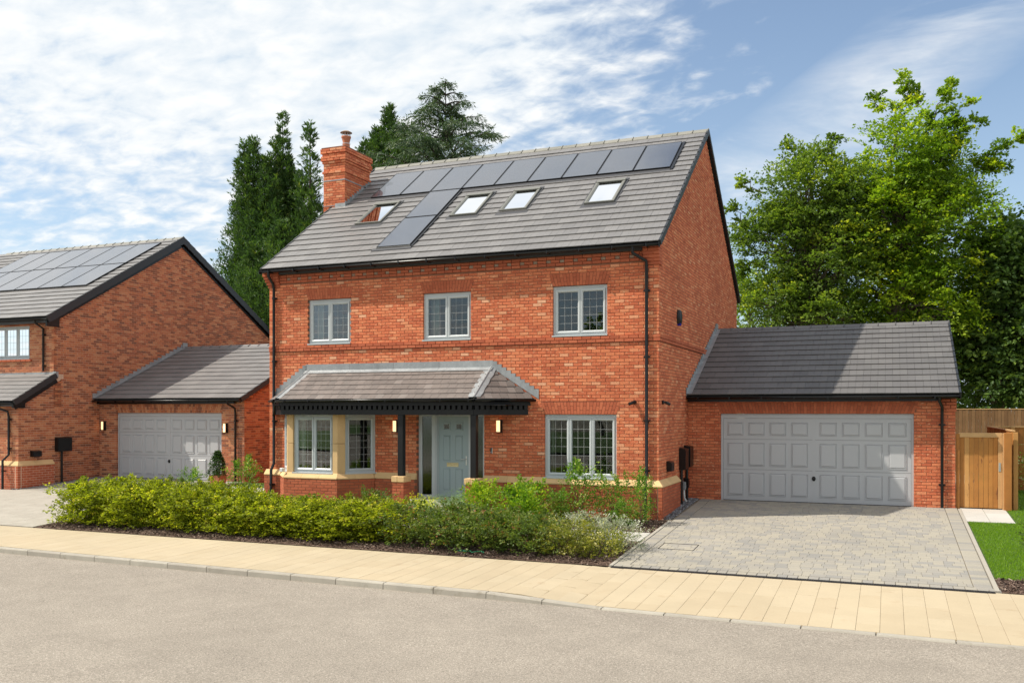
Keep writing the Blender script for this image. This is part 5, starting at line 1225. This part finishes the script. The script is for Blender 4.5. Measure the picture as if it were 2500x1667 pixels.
def limb(mb, p, q, r0, r1, g, sag=.15, n=5, seg=5):
    p = np.array(p, float); q = np.array(q, float); L = np.linalg.norm(q - p); pts = []
    w = g.normal(0, .06, (n + 1, 3)) * L
    for i in range(n + 1):
        t = i / n; c = p + (q - p) * t; c[2] += sag * L * math.sin(math.pi * t) * .5; c = c + w[i] * math.sin(math.pi * t); pts.append(tuple(c))
    mb.tube(pts, [r0 + (r1 - r0) * i / n for i in range(n + 1)], seg, cap=False)
def broadleaf(name, label, base, fork, lobes, leafmk, nclump, per, k, leaf, seed, cr=1.3, sl=1.2, trunk_r=.35, group=None, extra=(), flat=.68, droop=.2, topbright=True, cat='tree', shell=.62):
    g = np.random.default_rng(seed); t = empty(name, base, label, cat, group); base = np.array(base, float); fork = np.array(fork, float)
    w = np.array([l[2] for l in lobes], float); w /= w.sum(); idx = g.choice(len(lobes), nclump, p=w)
    cen = np.array([lobes[i][0] for i in idx], float); rad = np.array([lobes[i][1] for i in idx], float)
    d = nrm(g.normal(size=(nclump, 3))); rr_ = (shell + (1 - shell) * g.random(nclump) ** .6)[:, None]
    CC = cen + d * rad * rr_
    out = nrm((CC - cen) / rad + np.array([0, 0, .45]))
    for (p, q, m_) in extra:
        p = np.array(p); q = np.array(q); tt = np.linspace(0, 1, m_)[:, None]; CC = np.vstack([CC, p + (q - p) * tt + g.normal(0, .12, (m_, 3))]); out = np.vstack([out, np.repeat(nrm((q - p)[None]), m_, 0)])
    N_ = len(CC); size = np.concatenate([np.full(nclump, cr), np.full(N_ - nclump, cr * .24)])
    ci = np.repeat(np.arange(N_), per); n = len(ci)
    off = g.normal(0, .42, (n, 3)) * size[ci][:, None]; off[:, 2] *= .55
    O = CC[ci] + off; D = nrm(out[ci] * .9 + g.normal(0, .5, (n, 3)) + nrm(off) * .4); D[:, 2] *= .9
    base_r = (g.normal(.42, .22, N_))[ci] + g.normal(0, .07, n)
    Ls = sl * g.uniform(.55, 1.1, n) * np.where(ci < nclump, 1, .42)
    keep = (ci < nclump) | (g.random(n) < .5); ci, O, D, Ls, base_r = ci[keep], O[keep], D[keep], Ls[keep], base_r[keep]; n = len(ci)
    arr = sprays(g, O, D, Ls, k, leaf, .36, flat, droop, base_r)
    leaf_obj('crown', *arr, leafmk, t)
    mb = MB(); top = fork + np.array([0, 0, 1.0]) * (CC[:, 2].max() - fork[2]) * .8
    limb(mb, base, fork, trunk_r, trunk_r * .8, g, 0, 4, 9); limb(mb, fork, top, trunk_r * .75, .04, g, 0, 7, 7); mb.build('trunk', M['bark'], t)
    mb = MB(); ax = top - fork
    for i in range(N_):
        h = np.clip((CC[i][2] - fork[2]) * .62 / max(.1, ax[2]), 0, .95); p = fork + ax * h
        if i < nclump: limb(mb, p, CC[i], .09 * (1 - h) + .025, .015, g, .12, 4, 4)
    for (p, q, m_) in extra: limb(mb, np.array(p), np.array(q), .035, .008, g, .0, 5, 4)
    mb.build('branches', M['bark'], t); return t
def conifer(name, label, base, leaders, leafmk, n, k, leaf, seed, up=.75, group=None, width=.22, dens=.75, rmax_pow=.8, bare=0.0, cat='tree', lw=.28, thin=0.0):
    """leaders: (x, y, z0, ztop, radius)"""
    g = np.random.default_rng(seed); t = empty(name, base, label, cat, group); OO = []; DD = []; LL = []; BB = []; mb = MB()
    tot = sum((l[3] - l[2]) * l[4] for l in leaders)
    for (x, y, z0, z1, r) in leaders:
        m = int(n * (z1 - z0) * r / tot); h = 1 - (1 - g.random(m)) ** dens
        if thin: h = h
        a = g.uniform(0, 2 * np.pi, m); lump = 1 + .28 * np.sin(a * 3 + h * 17 + x) + .2 * np.sin(a * 5 - h * 31)
        rr_ = 2.2 * r * (1 - h) ** rmax_pow * np.minimum(1, .35 + h * 5) * lump
        f = g.random(m) ** .5
        O = np.column_stack([x + np.cos(a) * rr_ * f * .8, y + np.sin(a) * rr_ * f * .8, z0 + (z1 - z0) * h])
        L = np.maximum(.30, rr_ * .55) * g.uniform(.6, 1.2, m)
        D = np.column_stack([np.cos(a), np.sin(a), np.full(m, up) + g.normal(0, .25, m)])
        OO.append(O); DD.append(D); LL.append(np.minimum(L, 1.3)); BB.append(np.clip(.42 + .12 * np.sin(a * 2 + h * 23) + g.normal(0, .12, m), .05, .95))
        mb.tube([(x, y, z0 - .01), (x + .05, y, (z0 + z1) / 2), (x, y, z1 - .1)], [.14, .07, .015], 6)
    O = np.vstack(OO); D = np.vstack(DD); L = np.concatenate(LL); B_ = np.concatenate(BB)
    arr = list(sprays(g, O, D, L, k, leaf, width, .3, -.05, B_, lw, .02))
    arr[1] = arr[1] + np.array([0, 0, .5]) * up
    leaf_obj('crown', *arr, leafmk, t); b = np.array(base, float)
    for (x, y, z0, z1, r) in leaders: mb.tube([(x, y, -.2), (x, y, z0)], [.26, .16], 7)
    mb.build('trunk', M['barkdark'], t); return t
def cedar(name, label, base, ztop, zlow, rad, seed, whorls=13):
    g = np.random.default_rng(seed); t = empty(name, base, label, 'tree'); mb = MB(); x, y = base[0], base[1]; OO = []; DD = []; LL = []
    for i in range(whorls):
        h = i / (whorls - 1); z = ztop - (ztop - zlow) * h ** .9; r = rad * (h ** .8) + .25
        for j in range(5 if i > 2 else 4):
            a = g.uniform(0, 2 * np.pi); L = r * g.uniform(.7, 1.15); rise = .28 * L
            pts = []
            for q in range(7):
                f = q / 6; pts.append((x + math.cos(a) * L * f, y + math.sin(a) * L * f, z + rise * math.sin(f * 1.9) * 1.1 - .12 * L * f * f))
            mb.tube(pts, [.05 * (1 - q / 7) + .01 for q in range(7)], 4, cap=False)
            m = int(8 + L * 20); f = g.random(m) ** .8; s = g.uniform(-1, 1, m)
            px_ = x + math.cos(a) * L * f - math.sin(a) * s * .16 * L * np.sin(np.pi * np.clip(f, .1, .95)); py_ = y + math.sin(a) * L * f + math.cos(a) * s * .16 * L
            pz_ = z + rise * np.sin(f * 1.9) * 1.1 - .12 * L * f * f
            OO.append(np.column_stack([px_, py_, pz_])); dd = np.column_stack([np.full(m, math.cos(a)), np.full(m, math.sin(a)), np.full(m, -.35)]) + g.normal(0, .35, (m, 3)); DD.append(dd); LL.append(g.uniform(.25, .5, m))
    O = np.vstack(OO); D = np.vstack(DD); L = np.concatenate(LL); n = len(O)
    arr = sprays(g, O, D, L, 9, .20, .30, .5, .35, np.clip(g.normal(.45, .15, n), 0, 1), .22, .03)
    leaf_obj('crown', *arr, 'cedar_leaf', t); limb(mb, base, (x, y, ztop), .3, .02, g, 0, 8, 8); mb.build('trunk', M['barkdark'], t); return t

# conifers behind the left of the house
def V3(u, v, y): p = at(u, v, y); return (p.x, p.y, p.z)
YC = 38.0
def lead(u, vtop, r, vlow=900, y=YC): a = V3(u, vtop, y); b = V3(u, vlow, y); return (a[0], y, max(.3, b[2]), a[2], r)
conifer('cypress_tree', 'broad dark cypress with several pointed tops, leftmost of the conifers', V3(640, 1000, YC)[:2] + (0,), [lead(596, 352, .8), lead(618, 340, .75), lead(650, 385, .95), lead(628, 470, 1.15), lead(655, 560, 1.25), lead(672, 440, 1.1), lead(600, 560, .75)], 'cypress_leaf', 9500, 15, .20, 21, up=.9)
conifer('cypress_tree', 'taller twin spired dark cypress just left of the chimney', V3(700, 1000, YC + 1)[:2] + (0,), [lead(690, 283, .62, 760, YC + 1), lead(706, 400, .95, 900, YC + 1), lead(735, 430, .8, 900, YC + 1), lead(672, 345, .55, 800, YC + 1)], 'cypress_leaf', 4600, 15, .20, 22, up=.95)
conifer('cypress_tree', 'thin open cypress with sky showing through, directly left of the chimney', V3(752, 1000, YC)[:2] + (0,), [lead(756, 303, .55, 640, YC), lead(768, 470, .6, 700, YC), lead(745, 540, .8, 900, YC)], 'cypress_leaf', 1150, 15, .20, 23, up=.7)
conifer('cypress_tree', 'brighter green lower cypress in front of the dark ones, beside the left verge', V3(690, 1000, 35)[:2] + (0,), [lead(620, 600, .95, 900, 35), lead(690, 545, 1.15, 900, 35), lead(740, 640, .9, 950, 35), lead(592, 720, .6, 950, 35)], 'cypress_leaf', 4600, 15, .18, 24, up=.8)
conifer('cypress_tree', 'pointed cypress behind the ridge between chimney and cedar', V3(950, 1000, 44)[:2] + (0,), [lead(950, 262, .6, 560, 44), lead(922, 318, .85, 560, 44), lead(985, 320, .8, 560, 44), lead(892, 350, .65, 560, 44)], 'cypress_leaf', 4200, 15, .20, 25, up=.9)
c0 = V3(1088, 205, 44); c1 = V3(1088, 470, 44); cedar('cedar_tree', 'spreading cedar with drooping tips behind the ridge, right of the pointed cypress', (c0[0], 44, 0), c0[2], c1[2], 4.7, 26)

# beech and neighbours on the right
YT = 42.0
def lobe(u, v, ru, rv, y=YT, w=1.0, depth=None):
    c = V3(u, v, y); d = y / (cY + (u - 1250) / FPX * sY); rx = ru * d / FPX; return (c, (rx, depth or rx * .8, rv * d / FPX), w)
broadleaf('beech_tree', 'large sunlit beech with feathery spires, tallest tree behind the right garage', V3(2200, 1050, YT)[:2] + (0,), V3(2190, 800, YT),
          [lobe(2215, 385, 80, 105, w=2.0), lobe(2085, 545, 75, 85, w=1.0), lobe(2170, 540, 108, 110, w=2.0), lobe(2290, 560, 98, 120, w=1.9), lobe(2140, 700, 108, 100, w=1.7), lobe(2260, 740, 88, 100, w=1.5), lobe(2300, 430, 46, 70, w=.7)],
          'beech_leaf', 260, 13, 30, .14, 31, cr=.85, sl=1.0,
          extra=[(V3(2190, 300, YT), V3(2212, 178, YT), 8), (V3(2280, 300, YT), V3(2318, 200, YT), 8), (V3(2150, 270, YT), V3(2128, 238, YT), 4), (V3(2300, 330, YT), V3(2350, 268, YT), 6), (V3(2380, 400, YT), V3(2490, 338, YT), 9), (V3(2380, 410, YT), V3(2450, 400, YT), 6), (V3(2240, 260, YT), V3(2238, 215, YT), 4), (V3(2320, 360, YT), V3(2365, 290, YT), 5)])
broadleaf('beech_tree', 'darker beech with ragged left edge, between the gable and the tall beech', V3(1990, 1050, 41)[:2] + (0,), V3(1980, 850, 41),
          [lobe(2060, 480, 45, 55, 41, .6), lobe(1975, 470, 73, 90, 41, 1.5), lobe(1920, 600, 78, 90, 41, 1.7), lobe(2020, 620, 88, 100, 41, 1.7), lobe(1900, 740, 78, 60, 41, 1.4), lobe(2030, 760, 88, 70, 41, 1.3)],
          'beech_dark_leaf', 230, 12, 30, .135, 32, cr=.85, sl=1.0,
          extra=[(V3(1860, 470, 41), V3(1808, 440, 41), 5), (V3(1830, 560, 41), V3(1785, 505, 41), 6), (V3(2000, 380, 41), V3(2035, 350, 41), 4), (V3(1940, 370, 41), V3(1922, 350, 41), 3), (V3(1830, 610, 41), V3(1795, 560, 41), 5), (V3(1850, 640, 41), V3(1812, 650, 41), 5)])
broadleaf('sycamore_tree', 'dark sycamore at the right edge above the timber fence', V3(2470, 1050, 43)[:2] + (0,), V3(2460, 900, 43),
          [lobe(2450, 640, 68, 80, 43, 1.4), lobe(2500, 620, 68, 75, 43, 1.2), lobe(2420, 800, 78, 100, 43, 1.8), lobe(2520, 820, 88, 120, 43, 1.8), lobe(2440, 940, 88, 50, 43, 1.2)],
          'sycamore_leaf', 180, 14, 20, .21, 33, cr=1.1, sl=1.0, flat=.6, droop=.35)
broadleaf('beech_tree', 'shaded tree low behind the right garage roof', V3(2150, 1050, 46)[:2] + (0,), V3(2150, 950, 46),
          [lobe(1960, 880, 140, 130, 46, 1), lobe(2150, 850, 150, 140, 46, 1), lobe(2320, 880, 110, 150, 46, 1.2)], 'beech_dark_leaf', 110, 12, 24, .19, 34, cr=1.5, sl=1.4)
broadleaf('small_tree', 'small light tree seen past the rear eaves of the tall house', V3(1830, 1050, 52)[:2] + (0,), V3(1830, 900, 52),
          [lobe(1820, 740, 60, 90, 52, 1), lobe(1840, 800, 70, 80, 52, 1)], 'beech_leaf', 34, 12, 18, .16, 35, cr=1.0, sl=.9, trunk_r=.15)

# shrubs -------------------------------------------------------------
def shrub_mesh(leafmk, rx, ry, h, n, k, leaf, seed, up=.5, sl=.18, flat=.5, lw=.6, mean=.45, stems=9, bottom=.05, shape=1.0, shoots=0, top=.0):
    g = np.random.default_rng(seed); a = g.uniform(0, 2 * np.pi, n); z = g.random(n); f = g.random(n) ** .45
    prof = np.sqrt(np.clip(1 - ((z - .5) * 2) ** 4 * .6, .05, 1)) if shape == 1.0 else (1 - z) ** .8 + .12
    if shape == 2.0: prof = np.full(n, 1.0)
    lump = 1 + .22 * np.sin(a * 3 + seed) + .15 * np.sin(z * 9 + seed)
    O = np.column_stack([np.cos(a) * rx * f * prof * lump, np.sin(a) * ry * f * prof * lump, bottom * h + z * h * (1 - bottom) * (.85 + .15 * lump)])
    D = np.column_stack([np.cos(a) * f, np.sin(a) * f, np.full(n, up)]) + g.normal(0, .4, (n, 3)); L = sl * g.uniform(.5, 1.3, n)
    if shoots:
        aa = g.uniform(0, 6.28, shoots); hh = np.linspace(0, 1, 7)
        for q in range(shoots):
            r0 = g.uniform(.2, .8); tilt = g.normal(0, .12, 2); base_ = np.array([math.cos(aa[q]) * rx * r0, math.sin(aa[q]) * ry * r0, h * .85]); ln = h * g.uniform(.15, .38)
            pts = base_ + np.column_stack([tilt[0] * hh * ln * 3, tilt[1] * hh * ln * 3, hh * ln]); O = np.vstack([O, pts]); D = np.vstack([D, np.tile([tilt[0], tilt[1], 1], (7, 1)) + g.normal(0, .3, (7, 3))]); L = np.concatenate([L, np.full(7, sl * .5)])
    n = len(O); b = np.clip(mean + .14 * np.sin(O[:, 0] * 9 + O[:, 2] * 7) + g.normal(0, .22, n), 0, 1)
    arr = sprays(g, O, D, L, k, leaf, .38, flat, .08, b, lw, .05); V = leaf_arrays(*arr[:5]); m_ = len(V)
    me = raw_mesh('foliage', V.reshape(-1, 3), np.arange(4 * m_).reshape(-1, 4), np.clip(arr[5], 0, 1), M[leafmk])
    mb = MB()
    for i in range(stems):
        an = g.uniform(0, 6.28); r = g.uniform(.2, .9); limb(mb, (math.cos(an) * .04, math.sin(an) * .04, -.05), (math.cos(an) * rx * r, math.sin(an) * ry * r, h * g.uniform(.5, .95)), .009, .003, g, .1, 4, 4)
    return me, mb.mesh('stems', M['stem'])
def put_shrub(name, label, cat, meshes, loc, rot=0, sc=(1, 1, 1), group=None):
    t = empty(name, loc, label, cat, group); t.rotation_euler = (0, 0, rot); t.scale = sc
    for nm, me in zip(('foliage', 'stems'), meshes):
        o = bpy.data.objects.new(nm, me); COL.objects.link(o); o.parent = t
    return t
hm = [shrub_mesh('hedge_leaf', .78, .62, .98, 400, 17, .066, 50 + i, sl=.26, stems=12, shoots=5 if i != 1 else 9, bottom=.02) for i in range(4)]
R2 = random.Random(77); OR = 'first second third fourth fifth sixth seventh eighth ninth tenth eleventh twelfth thirteenth fourteenth fifteenth sixteenth seventeenth eighteenth nineteenth twentieth'.split()
hx = -17.85; i = 0
while hx < -9.4:
    sc = R2.uniform(.9, 1.08); hh = (.87 if hx < -13.6 else .68) * R2.uniform(.93, 1.07)
    put_shrub('hedge_plant', f'bushy hedge plant behind the pavement, {OR[i]} from the left in the front row', 'hedge plant', hm[i % 4], (hx, 16.45 + R2.uniform(-.08, .08), gz(16.4) - .02), R2.uniform(0, 6.28), (sc, sc, hh), 'hedge plants in a row behind the pavement')
    hx += R2.uniform(.50, .60); i += 1
hx = -17.3; j = 0
while hx < -9.8:
    put_shrub('hedge_plant', f'bushy hedge plant on the house side, {OR[j]} from the left in the back row', 'hedge plant', hm[(i + 1) % 4], (hx, 17.0 + R2.uniform(-.1, .1), gz(17) - .02), R2.uniform(0, 6.28), (.9, .9, (.80 if hx < -13.6 else .60)), 'hedge plants in a row behind the pavement')
    hx += .85; i += 1; j += 1
# low mixed cotoneaster-like shrubs along the right half of the bed
cm = [shrub_mesh('cotoneaster_leaf', .60, .52, .66, 250, 13, .056, 70 + i, sl=.22, stems=12, shoots=4, bottom=.12, up=.35) for i in range(3)]
for j, (u_, y, s, lb) in enumerate(((1015, 16.25, 1.05, 'low open olive shrub next to the right end of the dense hedge'), (1075, 16.05, .95, 'low olive shrub with bare stems above the bark, in front of the lavender'), (1135, 16.3, 1.1, 'low olive shrub behind the green twine, reddish shoots on top'), (1190, 16.05, .95, 'low olive shrub with thin stems rising from the bark chips'), (1245, 16.3, 1.0, 'low olive shrub below the laurel bush, near the middle of the bed'), (1300, 16.05, .95, 'low olive shrub touching the yellow flowered one'), (1130, 17.0, 1.0, 'loose olive shrub in the second row, under the privet'), (1230, 17.05, .95, 'loose olive shrub in the second row, under the laurel'), (1330, 17.1, .85, 'loose olive shrub beside the pale garden path'))):
    put_shrub('low_shrub', lb, 'shrub', cm[j % 3], (at(u_, 0, y).x, y, gz(y) - .02), R2.uniform(0, 6.28), (s, s, s * .95), 'low olive shrubs in the front bed')
put_shrub('flowering_shrub', 'rounded olive shrub dotted with small yellow flowers, near the drive corner', 'shrub', shrub_mesh('yellow_flower', .60, .5, .60, 340, 13, .044, 81, sl=.2, bottom=.03), (at(1375, 0, 16.2).x, 16.2, gz(16.2) - .03), .3)
put_shrub('flowering_shrub', 'sprawling shrub with cream flowers at the foot, closest to the drive edge', 'shrub', shrub_mesh('yellow_flower', .48, .42, .46, 240, 13, .042, 82, sl=.2, mean=.6, bottom=.02), (at(1458, 0, 16.15).x, 16.15, gz(16.1) - .03), 1.0)
put_shrub('grey_shrub', 'silvery grey leaved shrub beside the pale path and drive', 'shrub', shrub_mesh('grey_leaf', .50, .42, .52, 330, 13, .046, 83, sl=.2, mean=.55, bottom=.02, up=.8, lw=.35), (at(1500, 0, 16.85).x, 16.85, gz(16.9) - .03), 0)
put_shrub('grey_shrub', 'silvery grey shrub behind the yellow flowered one, left of its twin', 'shrub', shrub_mesh('grey_leaf', .48, .42, .58, 270, 13, .046, 84, sl=.2, mean=.6, bottom=.02, up=.9, lw=.35), (at(1425, 0, 17.15).x, 17.15, gz(17.1) - .03), 0)
put_shrub('lavender_clump', 'soft grey-green lavender clump in front of the door step', 'lavender', shrub_mesh('lavender_leaf', .42, .4, .66, 420, 13, .05, 85, up=2.4, sl=.26, lw=.16, bottom=.02, flat=.3), (at(1106, 0, 17.7).x, 17.7, gz(17.7) - .02), 0)
put_shrub('gold_conifer', 'small golden yellow conifer bush left of the door step', 'shrub', shrub_mesh('gold_leaf', .30, .28, .62, 220, 13, .05, 86, up=1.4, sl=.22, lw=.3, bottom=.02), (at(1030, 0, 17.6).x, 17.6, gz(17.6) - .02), 0)
put_shrub('privet_bush', 'bright yellow-green upright bush in front of the right porch pier', 'shrub', shrub_mesh('bright_leaf', .34, .32, .92, 240, 13, .055, 87, up=.9, sl=.26, bottom=.1, shoots=5, mean=.7), (at(1172, 0, 18.0).x, 18.0, gz(18.0) - .02), 0)
put_shrub('laurel_bush', 'bright green leafy bush under the wall lamp', 'shrub', shrub_mesh('bright_leaf', .42, .38, .85, 300, 13, .062, 88, up=.7, sl=.28, bottom=.08, shoots=5, mean=.4), (at(1262, 0, 17.8).x, 17.8, gz(17.8) - .02), 1)
put_shrub('laurel_bush', 'bright green leafy bush between the lamp bush and the window climber', 'shrub', shrub_mesh('bright_leaf', .38, .36, .82, 190, 13, .06, 89, up=.7, sl=.26, bottom=.08, shoots=4, mean=.45), (-7.45, 18.75 + .2, gz(18.9) - .02), 2)
put_shrub('low_shrub', 'small olive plant left of the right porch pier, behind the hedge', 'shrub', shrub_mesh('cotoneaster_leaf', .45, .35, .62, 170, 12, .045, 90, up=.8, sl=.26, shoots=4), (-10.9, 18.2, gz(18.2)), 0)
rm_ = [shrub_mesh('rose_leaf', .36, .22, 1.0, 165, 13, .048, 91 + q, up=.7, sl=.24, bottom=.06, shoots=4, stems=10) for q in range(3)]
for j, (x, y, s, hz_, lb) in enumerate(((-6.42, 19.55, 1.15, 1.18, 'tall leafy climber under the middle of the three light window'), (-5.62, 19.6, .95, .92, 'pale flowered climber right of the three light window'), (-4.98, 19.45, .75, .98, 'sparse climber against the corner downpipe'), (-7.0, 19.7, .75, .6, 'low yellowish climber left of the window climber'), (-5.3, 19.2, .8, .5, 'low green plant at the foot of the corner wall'))):
    put_shrub('climbing_plant', lb, 'climber', rm_[j % 3], (x, y, gz(y)), R2.uniform(0, 6), (s, s, hz_), 'climbers against the plinth')
put_shrub('low_shrub', 'flat yellow dotted shrub under the left light of the window', 'shrub', shrub_mesh('yellow_flower', .7, .35, .38, 260, 12, .035, 95, sl=.2, bottom=.02, mean=.55), (-7.35, 19.55, gz(19.5)), 0)
# far left garden
for j, (x, y, s, h, lb) in enumerate(((-18.15, 20.3, .75, .72, 'loose green shrub right of the clipped cone'), (-16.6, 20.6, .9, .95, 'taller green shrub between brown garage and tall house'), (-17.6, 18.9, .6, 1.0, 'sparse shrub whose twigs cross the brown garage door'), (-19.0, 18.3, .6, .8, 'thin young shrub at the far end of the lawn by the drive'))):
    put_shrub('garden_shrub', lb, 'shrub', rm_[(j + 1) % 3] if j < 2 else cm[j % 3], (x, y, gz(y) - .02), j, (s * 1.2, s * 1.2, h), 'shrubs by the side lawn')
tp = put_shrub('clipped_cone', 'dark clipped cone of box in a square terracotta pot by the brown garage', 'topiary', shrub_mesh('topiary_leaf', .27, .27, .80, 900, 9, .035, 97, up=.3, sl=.06, bottom=.02, shape=3.0, stems=2), (-19.32, 22.75, .22), 0)
m = MB(); vs = [(-.16, -.16, -.24), (.16, -.16, -.24), (.16, .16, -.24), (-.16, .16, -.24), (-.19, -.19, .04), (.19, -.19, .04), (.19, .19, .04), (-.19, .19, .04), (-.165, -.165, .04), (.165, -.165, .04), (.165, .165, .04), (-.165, .165, .04), (-.16, -.16, 0), (.16, -.16, 0), (.16, .16, 0), (-.16, .16, 0)]
m.add(vs, [(0, 1, 2, 3)] + [(l * 4 + i, l * 4 + (i + 1) % 4, l * 4 + 4 + (i + 1) % 4, l * 4 + 4 + i) for l in range(3) for i in range(4)] + [(12, 13, 14, 15)])
pt = link('pot', m.mesh('pot', M['terracotta'])); pt.location = (-19.32, 22.75, .23); tag(pt, 'square terracotta pot holding the clipped cone', 'pot'); 
# right edge
put_shrub('garden_shrub', 'yellow-green shrub against the fence at the right edge', 'shrub', shrub_mesh('rose_leaf', .6, .5, 1.3, 260, 13, .06, 98, sl=.3, mean=.8), (4.05, 28.7, 0), 0)
put_shrub('young_tree', 'thin dark sapling at the right edge of the lawn', 'sapling', shrub_mesh('cotoneaster_leaf', .26, .26, 1.35, 130, 12, .05, 99, sl=.22, up=1.2, stems=5, mean=.3), (2.62, 17.0, gz(17)), 0)
put_shrub('low_shrub', 'sparse low plant beside the sapling at the lawn edge', 'shrub', shrub_mesh('cotoneaster_leaf', .35, .3, .5, 80, 12, .05, 102, sl=.22, up=.6, stems=6), (2.55, 18.6, gz(18.6)), 0)
# scrap of green twine on the bark
t = empty('twine', (-8.6, 15.62, gz(15.6)), 'loose scrap of green twine lying on the bark chips', 'twine')
g = np.random.default_rng(5); c = at(1150, 1342, 15.75); pts = [(c.x - .28 + .055 * i + .05 * math.sin(i * 2.1), 15.72 + .06 * math.sin(i * 1.7), gz(15.7) + .025 + .02 * (i % 2)) for i in range(12)]
MB().tube(pts, .011, 5).build('twine_strand', M['green'] if 'green' in M else mat('green_twine', (.02, .22, .10), .6), t)

# across the street: two trees and a hedge, only seen as reflections in the glass
src = [o for o in COL.objects if o.name == 'beech_tree'][0]
for (x, y, rz, s, lb) in ((-24, -22, 1.0, .8, 'beech across the street, mirrored in the windows, further left'), (-3, -27, 2.3, .75, 'beech across the street, mirrored in the windows, further right')):
    c = src.copy(); COL.objects.link(c); c.location = (x, y, -.4); c.rotation_euler = (0, 0, rz); c.scale = (s, s, s); c['label'] = lb; c['group'] = 'trees across the street'
    for ch in src.children:
        d = ch.copy(); COL.objects.link(d); d.parent = c
